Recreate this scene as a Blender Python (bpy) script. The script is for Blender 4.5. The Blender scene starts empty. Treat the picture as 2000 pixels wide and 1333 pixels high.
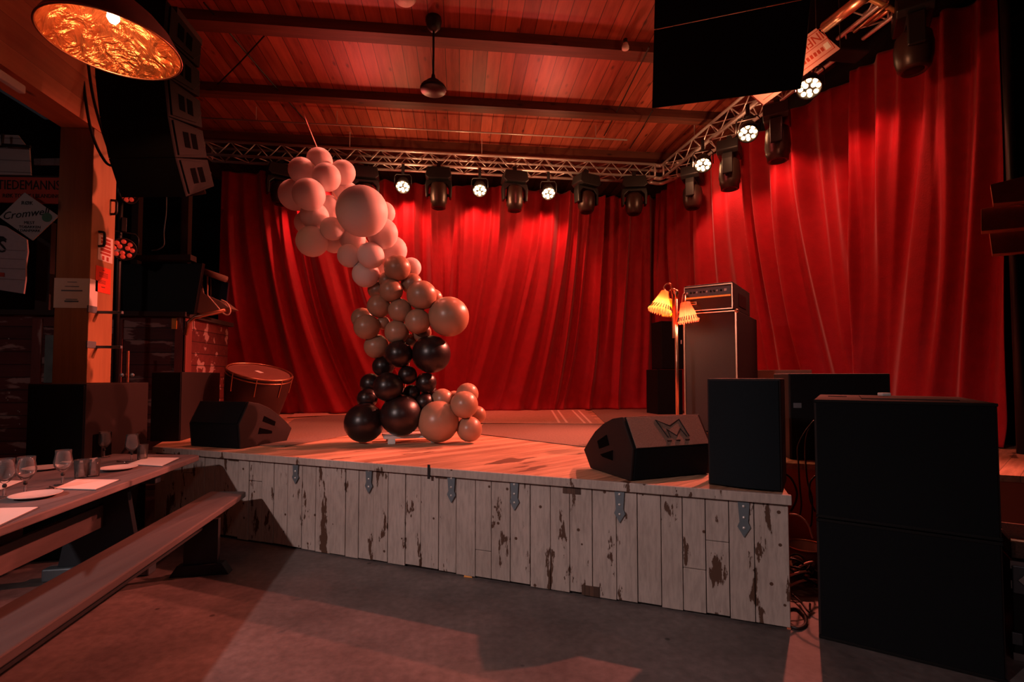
import bpy, bmesh, math, random
import numpy as np
from mathutils import Vector, Matrix
R = math.radians; PI = math.pi
scene = bpy.context.scene
COL = scene.collection
random.seed(7)

# ------------------------------------------------------------------ camera
F_PX, CX, CY, EYE = 975.0, 1000.0, 699.0, 1.45
YAW, PITCH = R(6.15), R(2.15)
cam_d = bpy.data.cameras.new('camera'); cam = bpy.data.objects.new('camera', cam_d); COL.objects.link(cam)
cam.location = (0, 0, EYE); cam.rotation_euler = (PI/2 + PITCH, 0, -YAW)
cam_d.sensor_width = 36; cam_d.lens = 36*F_PX/2000; cam_d.shift_y = 32.5/2000
cam_d.clip_start = 0.02; cam_d.clip_end = 200
scene.camera = cam

# ------------------------------------------------------------------ world, view
w = bpy.data.worlds.new('world'); scene.world = w; w.use_nodes = True
w.node_tree.nodes['Background'].inputs[0].default_value = (0.55, 0.45, 0.5, 1)
w.node_tree.nodes['Background'].inputs[1].default_value = 0.012
vs = scene.view_settings
vs.view_transform = 'Standard'; vs.look = 'None'; vs.gamma = 1; vs.use_curve_mapping = False; vs.exposure = 0.0
scene.cycles.max_bounces = 8; scene.cycles.diffuse_bounces = 4
scene.cycles.glossy_bounces = 4; scene.cycles.transmission_bounces = 8
scene.cycles.sample_clamp_indirect = 6.0
scene.cycles.use_denoising = True

# ------------------------------------------------------------------ lights
RED = (1.0, 0.19, 0.125); DEEP = (1.0, 0.13, 0.10); WARM = (1.0, 0.42, 0.2); NEUT = (1.0, 0.73, 0.69)
def spot(name, loc, target, energy, col, size=60, blend=0.4, rad=0.08):
    l = bpy.data.lights.new(name, 'SPOT'); o = bpy.data.objects.new(name, l); COL.objects.link(o)
    l.energy = energy; l.color = col; l.spot_size = R(size); l.spot_blend = blend; l.shadow_soft_size = rad
    o.location = loc
    o.rotation_euler = (Vector(target)-Vector(loc)).to_track_quat('-Z', 'Y').to_euler()
    return o
def point(name, loc, energy, col, rad=0.03):
    l = bpy.data.lights.new(name, 'POINT'); o = bpy.data.objects.new(name, l); COL.objects.link(o)
    l.energy = energy; l.color = col; l.shadow_soft_size = rad; o.location = loc
    return o
# audience-facing beams of the six lit wash lamps on the two trusses
BACK_PARS = [((-1.02, 9.05, 4.90), (-1.0, 2.4, 0.0)), ((0.39, 9.05, 4.89), (0.2, 2.6, 0.0)), ((1.68, 9.05, 4.88), (1.3, 2.7, 0.0))]
SIDE_PARS = [((3.95, 7.82, 4.97), (-0.6, 3.4, 0.3)), ((4.07, 6.71, 4.97), (-3.3, 5.2, 1.0)), ((4.16, 5.56, 4.97), (0.9, 3.0, 0.2))]
for p, t in BACK_PARS: spot('wash_beam', p, t, 4500, RED, 68, 0.5, 0.05)
for (p, t), (e_, a_) in zip(SIDE_PARS, ((1500, 60), (2300, 42), (1300, 74))): spot('wash_beam', p, t, e_, RED, a_, 0.5, 0.05)
# unseen spots added to graze and wash the back and side curtains
for x in (-2.6, -1.0, 0.4, 1.7): spot('added_curtain_graze', (x, 9.2, 5.05), (x, 9.75, 2.6), 150, DEEP, 95, 0.7, 0.05)
for (x, y) in ((4.05, 7.7), (4.2, 6.5), (4.3, 5.3)): spot('added_curtain_graze', (x, y, 4.9), (x+0.55, y-0.05, 2.6), 85, DEEP, 100, 0.7, 0.05)
for x in (-1.6, 1.4): spot('added_curtain_wash', (x, 6.2, 5.5), (x, 9.6, 2.2), 120, DEEP, 80, 0.8, 0.15)
spot('added_curtain_wash', (0.6, 6.0, 5.4), (4.6, 6.8, 2.2), 130, DEEP, 80, 0.8, 0.15)
# unseen spots added to brighten the deck from above and the ceiling boards
for x in (-1.4, 1.2): spot('added_down_light', (x, 5.8, 5.6), (x, 6.3, 0.8), 220, RED, 75, 0.8, 0.12)
for x in (-1.6, 1.6): spot('added_ceiling_wash', (x, 8.9, 4.4), (x*0.6, 3.4, 5.9), 120, DEEP, 75, 0.8, 0.1)
# neutral house lamp in the hall, left of and behind the camera
spot('unseen_hall_light', (-4.05, -0.9, 3.70), (-0.2, 3.2, 0.1), 620, NEUT, 62, 0.9, 0.09)
spot('unseen_hall_light', (1.5, -3.5, 4.4), (0.8, 4.0, 0.2), 70, NEUT, 60, 0.9, 0.3)
spot('unseen_hall_light', (-5.2, 1.0, 3.3), (-5.6, 6.8, 2.6), 45, NEUT, 60, 0.9, 0.2)  # unseen spot added to light the signs at the upper left
for q_ in ((-1.0, 8.75, 4.8), (0.4, 8.75, 4.8), (1.7, 8.75, 4.8), (3.75, 7.6, 4.85), (3.85, 6.5, 4.85), (3.15, 4.15, 4.35)): point('added_glow', q_, 20, WARM, 0.06)  # added points: glow near the lit lenses, the last lights the printed board

# ------------------------------------------------------------------ pixel rays (photograph in 2000x1333)
_fw = Vector((math.sin(YAW)*math.cos(PITCH), math.cos(YAW)*math.cos(PITCH), math.sin(PITCH)))
_rt = Vector((math.cos(YAW), -math.sin(YAW), 0)); _up = _rt.cross(_fw); EYEV = Vector((0, 0, EYE))
def ray(x, y): return _fw + _rt*((x-CX)/F_PX) + _up*((CY-y)/F_PX)
def atz(x, y, z): r = ray(x, y); return EYEV + r*((z-EYE)/r.z)
def atY(x, y, Y): r = ray(x, y); return EYEV + r*(Y/r.y)
def atX(x, y, X): r = ray(x, y); return EYEV + r*(X/r.x)
def atd(x, y, d): return EYEV + ray(x, y)*d
def atp(x, y, p0, n): r = ray(x, y); return EYEV + r*((Vector(p0)-EYEV).dot(n)/r.dot(n))

# ------------------------------------------------------------------ materials
def lin(c):
    out = []
    for v in c[:3]:
        v = v/255 if max(c) > 1.0 else v
        out.append(v/12.92 if v <= 0.04045 else ((v+0.055)/1.055)**2.4)
    return tuple(out) + (1.0,)
MATS = {}
def base(name):
    m = bpy.data.materials.new(name); m.use_nodes = True
    nt = m.node_tree; b = nt.nodes['Principled BSDF']
    MATS[name] = m
    return m, nt, b
def _n(nt, t, **kw):
    n = nt.nodes.new(t)
    for k, v in kw.items(): setattr(n, k, v)
    return n
def plain(name, col, rough=0.5, metal=0.0, var=0.12, scale=20, bump=0.0, bscale=200, sheen=0, emis=None, es=0, trans=0, spec=0.5):
    m, nt, b = base(name)
    tc = _n(nt, 'ShaderNodeTexCoord'); nz = _n(nt, 'ShaderNodeTexNoise'); nz.inputs['Scale'].default_value = scale
    nz.inputs['Detail'].default_value = 4
    nt.links.new(tc.outputs['Object'], nz.inputs['Vector'])
    mx = _n(nt, 'ShaderNodeMix', data_type='RGBA')
    c = lin(col)
    mx.inputs[6].default_value = tuple(max(0, v*(1-var)) for v in c[:3]) + (1,)
    mx.inputs[7].default_value = tuple(min(1, v*(1+var)) for v in c[:3]) + (1,)
    nt.links.new(nz.outputs['Fac'], mx.inputs[0]); nt.links.new(mx.outputs[2], b.inputs['Base Color'])
    b.inputs['Roughness'].default_value = rough; b.inputs['Metallic'].default_value = metal
    b.inputs['Specular IOR Level'].default_value = spec
    if sheen: b.inputs['Sheen Weight'].default_value = sheen; b.inputs['Sheen Roughness'].default_value = 0.4
    if trans: b.inputs['Transmission Weight'].default_value = trans
    if emis: b.inputs['Emission Color'].default_value = lin(emis); b.inputs['Emission Strength'].default_value = es
    if bump:
        n2 = _n(nt, 'ShaderNodeTexNoise'); n2.inputs['Scale'].default_value = bscale
        nt.links.new(tc.outputs['Object'], n2.inputs['Vector'])
        bp = _n(nt, 'ShaderNodeBump'); bp.inputs['Strength'].default_value = bump; bp.inputs['Distance'].default_value = 0.01
        nt.links.new(n2.outputs['Fac'], bp.inputs['Height']); nt.links.new(bp.outputs[0], b.inputs['Normal'])
    return m
def boards(name, ca, cb, width, across=0, along=1, rot=0.0, gap=0.03, rough=0.6, knots=True, stretch=14, gapdark=0.12, bump=0.25, length=None, spec=0.5, wear=None):
    """wooden boards: random tone per board, stretched grain, knots and dark seams"""
    m, nt, b = base(name); L = nt.links.new
    tc = _n(nt, 'ShaderNodeTexCoord'); mp = _n(nt, 'ShaderNodeMapping'); mp.inputs['Rotation'].default_value[2] = rot
    L(tc.outputs['Object'], mp.inputs[0])
    sp = _n(nt, 'ShaderNodeSeparateXYZ'); L(mp.outputs[0], sp.inputs[0])
    dv = _n(nt, 'ShaderNodeMath', operation='DIVIDE'); L(sp.outputs[across], dv.inputs[0]); dv.inputs[1].default_value = width
    fl = _n(nt, 'ShaderNodeMath', operation='FLOOR'); L(dv.outputs[0], fl.inputs[0])
    fr = _n(nt, 'ShaderNodeMath', operation='FRACT'); L(dv.outputs[0], fr.inputs[0])
    wn = _n(nt, 'ShaderNodeTexWhiteNoise', noise_dimensions='1D'); L(fl.outputs[0], wn.inputs['W'])
    # grain
    sc = _n(nt, 'ShaderNodeVectorMath', operation='MULTIPLY'); v = [stretch]*3; v[along] = stretch*0.09
    sc.inputs[1].default_value = v; L(mp.outputs[0], sc.inputs[0])
    ad = _n(nt, 'ShaderNodeVectorMath', operation='ADD'); L(sc.outputs[0], ad.inputs[0]); L(wn.outputs['Color'], ad.inputs[1])
    m10 = _n(nt, 'ShaderNodeVectorMath', operation='SCALE'); L(wn.outputs['Color'], m10.inputs[0]); m10.inputs['Scale'].default_value = 13
    L(m10.outputs[0], ad.inputs[1])
    nz = _n(nt, 'ShaderNodeTexNoise'); nz.inputs['Scale'].default_value = 1.0; nz.inputs['Detail'].default_value = 6; nz.inputs['Roughness'].default_value = 0.65
    L(ad.outputs[0], nz.inputs['Vector'])
    mixf = _n(nt, 'ShaderNodeMath', operation='MULTIPLY_ADD'); L(wn.outputs['Value'], mixf.inputs[0]); mixf.inputs[1].default_value = 0.65
    nm = _n(nt, 'ShaderNodeMath', operation='MULTIPLY_ADD'); L(nz.outputs['Fac'], nm.inputs[0]); nm.inputs[1].default_value = 1.6; nm.inputs[2].default_value = -0.62
    L(nm.outputs[0], mixf.inputs[2])
    mx = _n(nt, 'ShaderNodeMix', data_type='RGBA'); mx.clamp_factor = True
    mx.inputs[6].default_value = lin(ca); mx.inputs[7].default_value = lin(cb); L(mixf.outputs[0], mx.inputs[0])
    cur = mx.outputs[2]
    if knots:
        vo = _n(nt, 'ShaderNodeTexVoronoi'); vo.inputs['Scale'].default_value = 1.0
        s2 = _n(nt, 'ShaderNodeVectorMath', operation='MULTIPLY'); v = [5.5]*3; v[along] = 2.2; s2.inputs[1].default_value = v
        L(mp.outputs[0], s2.inputs[0]); L(s2.outputs[0], vo.inputs['Vector'])
        mr = _n(nt, 'ShaderNodeMapRange'); mr.inputs[1].default_value = 0.05; mr.inputs[2].default_value = 0.16
        mr.inputs[3].default_value = 0.3; mr.inputs[4].default_value = 1.0; L(vo.outputs['Distance'], mr.inputs[0])
        k = _n(nt, 'ShaderNodeMix', data_type='RGBA', blend_type='MULTIPLY'); k.inputs[0].default_value = 1
        L(cur, k.inputs[6]); L(mr.outputs[0], k.inputs[7]); cur = k.outputs[2]
    if wear:
        n3 = _n(nt, 'ShaderNodeTexNoise'); n3.inputs['Scale'].default_value = wear[1]; n3.inputs['Detail'].default_value = 8
        s3 = _n(nt, 'ShaderNodeVectorMath', operation='MULTIPLY'); v = [1.0]*3; v[along] = 0.25; s3.inputs[1].default_value = v
        L(mp.outputs[0], s3.inputs[0]); L(s3.outputs[0], n3.inputs['Vector'])
        mr = _n(nt, 'ShaderNodeMapRange'); mr.inputs[1].default_value = wear[2]; mr.inputs[2].default_value = wear[2]+0.03
        L(n3.outputs['Fac'], mr.inputs[0])
        k = _n(nt, 'ShaderNodeMix', data_type='RGBA'); L(mr.outputs[0], k.inputs[0]); L(cur, k.inputs[6]); k.inputs[7].default_value = lin(wear[0]); cur = k.outputs[2]
    if gap > 0:
        a1 = _n(nt, 'ShaderNodeMath', operation='SUBTRACT'); L(fr.outputs[0], a1.inputs[0]); a1.inputs[1].default_value = 0.5
        a2 = _n(nt, 'ShaderNodeMath', operation='ABSOLUTE'); L(a1.outputs[0], a2.inputs[0])
        a3 = _n(nt, 'ShaderNodeMapRange'); a3.inputs[1].default_value = 0.5-gap; a3.inputs[2].default_value = 0.5-gap*0.4
        a3.inputs[3].default_value = 1; a3.inputs[4].default_value = gapdark; L(a2.outputs[0], a3.inputs[0])
        k = _n(nt, 'ShaderNodeMix', data_type='RGBA', blend_type='MULTIPLY'); k.inputs[0].default_value = 1
        L(cur, k.inputs[6]); L(a3.outputs[0], k.inputs[7]); cur = k.outputs[2]
    L(cur, b.inputs['Base Color']); b.inputs['Roughness'].default_value = rough; b.inputs['Specular IOR Level'].default_value = spec
    bp = _n(nt, 'ShaderNodeBump'); bp.inputs['Strength'].default_value = bump; bp.inputs['Distance'].default_value = 0.01
    L(nz.outputs['Fac'], bp.inputs['Height']); L(bp.outputs[0], b.inputs['Normal'])
    return m

M_ceil = boards('ceiling_boards', (122, 52, 36), (188, 98, 74), 0.19, 0, 1, gap=0.035, rough=0.5)
M_beam = boards('beam_wood', (70, 36, 26), (112, 62, 44), 0.6, 1, 0, gap=0.0)
M_post = boards('post_wood', (150, 100, 62), (184, 128, 84), 0.3, 0, 2, gap=0.0, rough=0.55)
M_glulam = boards('side_beam_wood', (178, 96, 62), (214, 130, 88), 0.22, 2, 1, gap=0.012, gapdark=0.55, rough=0.6)
M_deck = boards('deck_boards', (146, 104, 78), (228, 180, 146), 0.115, 0, 1, rot=R(27.5), gap=0.03, rough=0.62, knots=False, stretch=26, gapdark=0.4, wear=((110, 74, 54), 7.0, 0.63))
M_deckside = plain('deck_side', (196, 104, 74), 0.65, var=0.15, scale=6)
M_rededge = plain('dark_underside', (30, 18, 14), 0.9)
def paint_mat():
    m, nt, b = base('chipped_white_paint'); L = nt.links.new
    tc = _n(nt, 'ShaderNodeTexCoord')
    def nz(sc, vec, det=6, rg=0.6):
        s = _n(nt, 'ShaderNodeVectorMath', operation='MULTIPLY'); s.inputs[1].default_value = vec; L(tc.outputs['Object'], s.inputs[0])
        n = _n(nt, 'ShaderNodeTexNoise'); n.inputs['Scale'].default_value = sc; n.inputs['Detail'].default_value = det; n.inputs['Roughness'].default_value = rg
        L(s.outputs[0], n.inputs['Vector']); return n.outputs['Fac']
    tone = nz(3.0, (1, 1, 0.5)); fine = nz(60, (1, 1, 0.15), 3)
    mx = _n(nt, 'ShaderNodeMix', data_type='RGBA'); mx.inputs[6].default_value = lin((156, 140, 130)); mx.inputs[7].default_value = lin((206, 190, 182)); L(tone, mx.inputs[0])
    f2 = _n(nt, 'ShaderNodeMapRange'); f2.inputs[1].default_value = 0.25; f2.inputs[2].default_value = 0.6; f2.inputs[3].default_value = 0.72; f2.inputs[4].default_value = 1.0; L(fine, f2.inputs[0])
    mm = _n(nt, 'ShaderNodeMix', data_type='RGBA', blend_type='MULTIPLY'); mm.inputs[0].default_value = 1; L(mx.outputs[2], mm.inputs[6]); L(f2.outputs[0], mm.inputs[7])
    chip = nz(9.0, (1, 1, 0.28), 9, 0.62)
    mr = _n(nt, 'ShaderNodeMapRange'); mr.inputs[1].default_value = 0.598; mr.inputs[2].default_value = 0.610; L(chip, mr.inputs[0])
    vo = _n(nt, 'ShaderNodeTexVoronoi'); vo.inputs['Scale'].default_value = 8.0; L(tc.outputs['Object'], vo.inputs['Vector'])
    m2 = _n(nt, 'ShaderNodeMapRange'); m2.inputs[1].default_value = 0.09; m2.inputs[2].default_value = 0.075; L(vo.outputs['Distance'], m2.inputs[0])
    mxx = _n(nt, 'ShaderNodeMath', operation='MAXIMUM'); L(mr.outputs[0], mxx.inputs[0]); L(m2.outputs[0], mxx.inputs[1])
    k = _n(nt, 'ShaderNodeMix', data_type='RGBA'); L(mxx.outputs[0], k.inputs[0]); L(mm.outputs[2], k.inputs[6]); k.inputs[7].default_value = lin((84, 56, 42))
    L(k.outputs[2], b.inputs['Base Color']); b.inputs['Roughness'].default_value = 0.6
    bp = _n(nt, 'ShaderNodeBump'); bp.inputs['Strength'].default_value = 0.5; bp.inputs['Distance'].default_value = 0.004; bp.invert = True
    L(mxx.outputs[0], bp.inputs['Height']); L(bp.outputs[0], b.inputs['Normal'])
    return m
M_paint = paint_mat()
M_bare = boards('bare_board', (58, 38, 30), (104, 74, 58), 0.03, 0, 2, gap=0.05)
def concrete():
    m, nt, b = base('worn_concrete'); L = nt.links.new
    tc = _n(nt, 'ShaderNodeTexCoord')
    n1 = _n(nt, 'ShaderNodeTexNoise'); n1.inputs['Scale'].default_value = 1.3; n1.inputs['Detail'].default_value = 8; n1.inputs['Roughness'].default_value = 0.65
    n2 = _n(nt, 'ShaderNodeTexNoise'); n2.inputs['Scale'].default_value = 22; n2.inputs['Detail'].default_value = 5
    n3 = _n(nt, 'ShaderNodeTexVoronoi'); n3.inputs['Scale'].default_value = 2.3
    for n in (n1, n2, n3): L(tc.outputs['Object'], n.inputs['Vector'])
    mx = _n(nt, 'ShaderNodeMix', data_type='RGBA'); mx.inputs[6].default_value = lin((82, 75, 74)); mx.inputs[7].default_value = lin((128, 118, 116))
    mr0 = _n(nt, 'ShaderNodeMapRange'); mr0.inputs[1].default_value = 0.3; mr0.inputs[2].default_value = 0.7; L(n1.outputs['Fac'], mr0.inputs[0]); L(mr0.outputs[0], mx.inputs[0])
    mr = _n(nt, 'ShaderNodeMapRange'); mr.inputs[1].default_value = 0.2; mr.inputs[2].default_value = 0.8; mr.inputs[3].default_value = 0.7; mr.inputs[4].default_value = 1.25; L(n2.outputs['Fac'], mr.inputs[0])
    k = _n(nt, 'ShaderNodeMix', data_type='RGBA', blend_type='MULTIPLY'); k.inputs[0].default_value = 1; L(mx.outputs[2], k.inputs[6]); L(mr.outputs[0], k.inputs[7])
    sp = _n(nt, 'ShaderNodeMapRange'); sp.inputs[1].default_value = 0.028; sp.inputs[2].default_value = 0.045; sp.inputs[3].default_value = 0.35; sp.inputs[4].default_value = 1; L(n3.outputs['Distance'], sp.inputs[0])
    k2 = _n(nt, 'ShaderNodeMix', data_type='RGBA', blend_type='MULTIPLY'); k2.inputs[0].default_value = 1; L(k.outputs[2], k2.inputs[6]); L(sp.outputs[0], k2.inputs[7])
    L(k2.outputs[2], b.inputs['Base Color']); b.inputs['Roughness'].default_value = 0.5
    bp = _n(nt, 'ShaderNodeBump'); bp.inputs['Strength'].default_value = 0.15; bp.inputs['Distance'].default_value = 0.01; L(n2.outputs['Fac'], bp.inputs['Height']); L(bp.outputs[0], b.inputs['Normal'])
    return m
M_floor = concrete()
M_velvet = plain('red_velvet', (158, 18, 30), 0.62, var=0.22, scale=9, bump=0.25, bscale=60, sheen=0.35, spec=0.25)
M_blackwall = plain('black_wall', (20, 18, 20), 0.9)
M_black = plain('black_plastic', (16, 17, 19), 0.45, var=0.2)
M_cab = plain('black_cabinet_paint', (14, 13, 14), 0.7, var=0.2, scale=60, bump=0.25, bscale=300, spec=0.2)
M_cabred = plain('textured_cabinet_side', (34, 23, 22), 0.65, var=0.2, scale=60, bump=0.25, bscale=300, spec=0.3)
M_grille = plain('black_grille', (4, 8, 13), 0.85, var=0.3, scale=400, bump=0.4, bscale=600, spec=0.25)
M_gblue = plain('blue_black_grille', (13, 22, 28), 0.8, var=0.3, scale=400, bump=0.4, bscale=600, spec=0.25)
M_carpet = plain('speaker_carpet', (140, 108, 94), 0.9, var=0.5, scale=160, bump=0.6, bscale=300)
M_steel = plain('brushed_aluminium', (225, 220, 216), 0.35, 0.6, var=0.08)
M_grey = plain('galvanised_grey', (118, 124, 130), 0.5, 0.6)
M_void = plain('matte_black_opening', (5, 4, 4), 0.95, spec=0.05)
M_hinge = plain('grey_hinge_steel', (120, 132, 140), 0.45, 0.5)
M_copper = plain('coppery_tube', (210, 150, 120), 0.3, 0.9)
M_white = plain('white_paint', (224, 220, 216), 0.5)
M_paper = plain('paper', (232, 224, 218), 0.8, var=0.04)
M_redpaper = plain('orange_paper', (230, 70, 40), 0.8, var=0.05)
M_ink = plain('ink', (22, 18, 18), 0.7)
M_bal_w = plain('white_latex', (238, 226, 224), 0.5, var=0.02, spec=0.3)
M_bal_w.node_tree.nodes['Principled BSDF'].inputs['Subsurface Weight'].default_value = 0.6
M_bal_w.node_tree.nodes['Principled BSDF'].inputs['Subsurface Radius'].default_value = (0.12, 0.09, 0.08)
M_bal_w.node_tree.nodes['Principled BSDF'].inputs['Subsurface Scale'].default_value = 1.0
M_bal_t = plain('tan_latex', (166, 124, 100), 0.34, var=0.03, spec=0.5)
M_bal_b = plain('black_latex', (34, 22, 22), 0.34, var=0.03, spec=0.5)
M_rug = plain('dark_rug', (128, 104, 90), 0.95, var=0.45, scale=45, bump=0.5, bscale=120)
M_rug2 = plain('patterned_rug', (188, 140, 118), 0.95, var=0.35, scale=30, bump=0.5, bscale=150)
M_stripe = plain('rug_stripe', (236, 200, 180), 0.95)
M_table = boards('grey_table_boards', (98, 90, 92), (134, 124, 124), 0.17, 0, 1, rot=R(4.6), gap=0.02, gapdark=0.5, rough=0.5, knots=False, stretch=20)
M_bench = boards('brown_bench_boards', (76, 68, 68), (98, 88, 86), 0.4, 0, 1, rot=R(4.6), gap=0.0, rough=0.5, knots=False)
M_blue = plain('blue_grey_paint', (42, 50, 58), 0.6)
M_dkleg = plain('dark_leg_paint', (28, 28, 30), 0.6)
M_shed = boards('weathered_red_boards', (84, 34, 34), (116, 54, 50), 0.16, 2, 0, gap=0.05, gapdark=0.2, knots=False, wear=((176, 140, 136), 6.0, 0.565))
M_shedtrim = boards('weathered_trim', (110, 48, 44), (140, 72, 64), 0.3, 0, 2, gap=0, knots=False, wear=((186, 150, 144), 5.0, 0.6))
M_siding = boards('white_siding', (168, 160, 160), (190, 182, 182), 0.16, 2, 0, gap=0.05, gapdark=0.4, knots=False)
M_signred = plain('faded_red_sign', (176, 62, 46), 0.7, var=0.2)
M_green = plain('green_enamel', (70, 110, 84), 0.5)
M_glass = None
def glass():
    m, nt, b = base('clear_glass'); L = nt.links.new
    tr = _n(nt, 'ShaderNodeBsdfTransparent'); tr.inputs[0].default_value = (0.97, 0.97, 0.97, 1)
    gl = _n(nt, 'ShaderNodeBsdfGlossy'); gl.inputs['Roughness'].default_value = 0.05
    df = _n(nt, 'ShaderNodeBsdfDiffuse'); df.inputs[0].default_value = (0.9, 0.9, 0.9, 1)
    m0 = _n(nt, 'ShaderNodeMixShader'); m0.inputs[0].default_value = 0.05; L(tr.outputs[0], m0.inputs[1]); L(df.outputs[0], m0.inputs[2])  # white diffuse share puts a light haze into the clear glass
    lw = _n(nt, 'ShaderNodeLayerWeight'); lw.inputs[0].default_value = 0.16; gl.inputs['Roughness'].default_value = 0.12
    ms = _n(nt, 'ShaderNodeMixShader'); L(lw.outputs['Fresnel'], ms.inputs[0]); L(m0.outputs[0], ms.inputs[1]); L(gl.outputs[0], ms.inputs[2]); L(ms.outputs[0], nt.nodes['Material Output'].inputs[0])
    return m
M_glass = glass()
M_china = plain('white_china', (224, 216, 212), 0.25, var=0.02)
M_steel2 = plain('cutlery_steel', (210, 208, 206), 0.2, 1.0, var=0.03)
M_led = plain('lit_led', (255, 210, 160), 0.3, emis=(255, 196, 140), es=14)
M_ledoff = plain('unlit_led_red_glow', (196, 60, 44), 0.3, emis=(220, 60, 40), es=0.35)  # faint red glow put into the unlit lenses
M_bulb = plain('lit_bulb', (255, 220, 180), 0.3, emis=(255, 206, 150), es=30)
M_shadeout = plain('dome_enamel', (120, 96, 96), 0.35, 0.3)
def dome_in():
    m, nt, b = base('hammered_copper_lining'); L = nt.links.new
    tc = _n(nt, 'ShaderNodeTexCoord'); n = _n(nt, 'ShaderNodeTexNoise'); n.inputs['Scale'].default_value = 7; n.inputs['Detail'].default_value = 5; n.inputs['Distortion'].default_value = 1.6
    L(tc.outputs['Object'], n.inputs['Vector'])
    mx = _n(nt, 'ShaderNodeMix', data_type='RGBA'); mx.inputs[6].default_value = lin((150, 60, 30)); mx.inputs[7].default_value = lin((250, 170, 110)); L(n.outputs['Fac'], mx.inputs[0]); L(mx.outputs[2], b.inputs['Base Color'])
    b.inputs['Metallic'].default_value = 0.85; b.inputs['Roughness'].default_value = 0.28
    bp = _n(nt, 'ShaderNodeBump'); bp.inputs['Strength'].default_value = 1.0; bp.inputs['Distance'].default_value = 0.05; L(n.outputs['Fac'], bp.inputs['Height']); L(bp.outputs[0], b.inputs['Normal'])
    return m
M_domein = dome_in()
def shade_mat(name, top, bot, es):
    m, nt, b = base(name); L = nt.links.new
    b.inputs['Base Color'].default_value = lin(top); b.inputs['Roughness'].default_value = 0.4
    b.inputs['Transmission Weight'].default_value = 0.0
    tr = _n(nt, 'ShaderNodeBsdfTranslucent'); tr.inputs[0].default_value = lin(bot)
    ms = _n(nt, 'ShaderNodeMixShader'); ms.inputs[0].default_value = 0.75
    L(b.outputs[0], ms.inputs[1]); L(tr.outputs[0], ms.inputs[2]); L(ms.outputs[0], nt.nodes['Material Output'].inputs[0])
    return m
M_shadeA = shade_mat('amber_shade', (230, 120, 60), (255, 140, 70), 0)
M_shadeB = shade_mat('yellow_shade', (240, 130, 20), (255, 130, 16), 0)
M_shadeC = shade_mat('pink_shade', (240, 80, 60), (255, 96, 64), 0)
M_cable = plain('black_cable', (20, 16, 16), 0.5)
M_cabw = plain('pale_cable', (220, 180, 160), 0.5)
M_tarp = plain('dark_cloth', (26, 28, 32), 0.9)
M_screen = plain('black_screen', (6, 6, 8), 0.5, spec=0.2)
M_orange = plain('orange_plastic', (230, 150, 50), 0.5)
M_case = plain('flight_case_laminate', (22, 20, 20), 0.5)
M_edge = plain('case_edge_aluminium', (170, 160, 160), 0.4, 0.5)
M_gold = plain('gold_trim', (210, 160, 110), 0.4, 0.5)

# ------------------------------------------------------------------ object helpers
def wmat(o):
    m = o.matrix_basis.copy()
    while o.parent: o = o.parent; m = o.matrix_basis @ m
    return m
def obj(name, bm, mat, parent=None, world=False, smooth=False, bevel=0.0, label=None, kind=None):
    me = bpy.data.meshes.new(name)
    if not isinstance(bm, bpy.types.Mesh):
        bmesh.ops.recalc_face_normals(bm, faces=bm.faces[:]); bm.to_mesh(me); bm.free()
    else: me = bm
    if world and parent: me.transform(wmat(parent).inverted())
    o = bpy.data.objects.new(name, me); COL.objects.link(o)
    me.materials.clear(); me.materials.append(mat)
    if smooth:
        for p in me.polygons: p.use_smooth = True
    if parent: o.parent = parent
    if bevel:
        md = o.modifiers.new('bevel', 'BEVEL'); md.width = bevel; md.segments = 2; md.limit_method = 'ANGLE'; md.angle_limit = R(40)
    if label: o['label'] = label
    if kind: o['kind'] = kind
    return o
def tag(o, label, cat, group=None):
    o['label'] = label; o['category'] = cat
    if group: o['group'] = group
    return o
def thing(name, label, cat, loc=(0, 0, 0), rz=0.0, group=None):
    o = bpy.data.objects.new(name, None); COL.objects.link(o); o.empty_display_size = 0.1
    o.location = loc; o.rotation_euler = (0, 0, rz)
    return tag(o, label, cat, group)
def struct(name, bm, mat, smooth=False, parent=None):
    o = obj(name, bm, mat, parent, smooth=smooth); o['kind'] = 'structure'; return o
def kids(o): return [c for c in COL.objects if c.parent == o]
def dup(root, loc, rz=None, label=None, group=None, rot=None, scale=None):
    def rec(o, par):
        c = o.copy(); COL.objects.link(c)
        if par: c.parent = par
        for ch in kids(o): rec(ch, c)
        return c
    r = rec(root, None); r.location = loc
    if rz is not None: r.rotation_euler = (0, 0, rz)
    if rot is not None: r.rotation_euler = rot
    if scale is not None: r.scale = scale
    if label: r['label'] = label
    if group: r['group'] = group
    return r
def BM(): return bmesh.new()
def box(bm, x0, x1, y0, y1, z0, z1, M=None):
    vs_ = [bm.verts.new((x, y, z)) for x in (x0, x1) for y in (y0, y1) for z in (z0, z1)]
    for f in ((0, 1, 3, 2), (4, 6, 7, 5), (0, 4, 5, 1), (2, 3, 7, 6), (0, 2, 6, 4), (1, 5, 7, 3)): bm.faces.new([vs_[i] for i in f])
    if M is not None:
        for v in vs_: v.co = M @ v.co
    return vs_
def prism(bm, pts, vec):
    """closed polygon of 3-D points swept along vec"""
    vec = Vector(vec); a = [bm.verts.new(Vector(p)) for p in pts]; b = [bm.verts.new(Vector(p)+vec) for p in pts]
    bm.faces.new(a); bm.faces.new(list(reversed(b)))
    n = len(pts)
    for i in range(n): bm.faces.new([a[i], b[i], b[(i+1) % n], a[(i+1) % n]])
def slab(bm, pts2, z0, z1): prism(bm, [(p[0], p[1], z0) for p in pts2], (0, 0, z1-z0))
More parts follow.
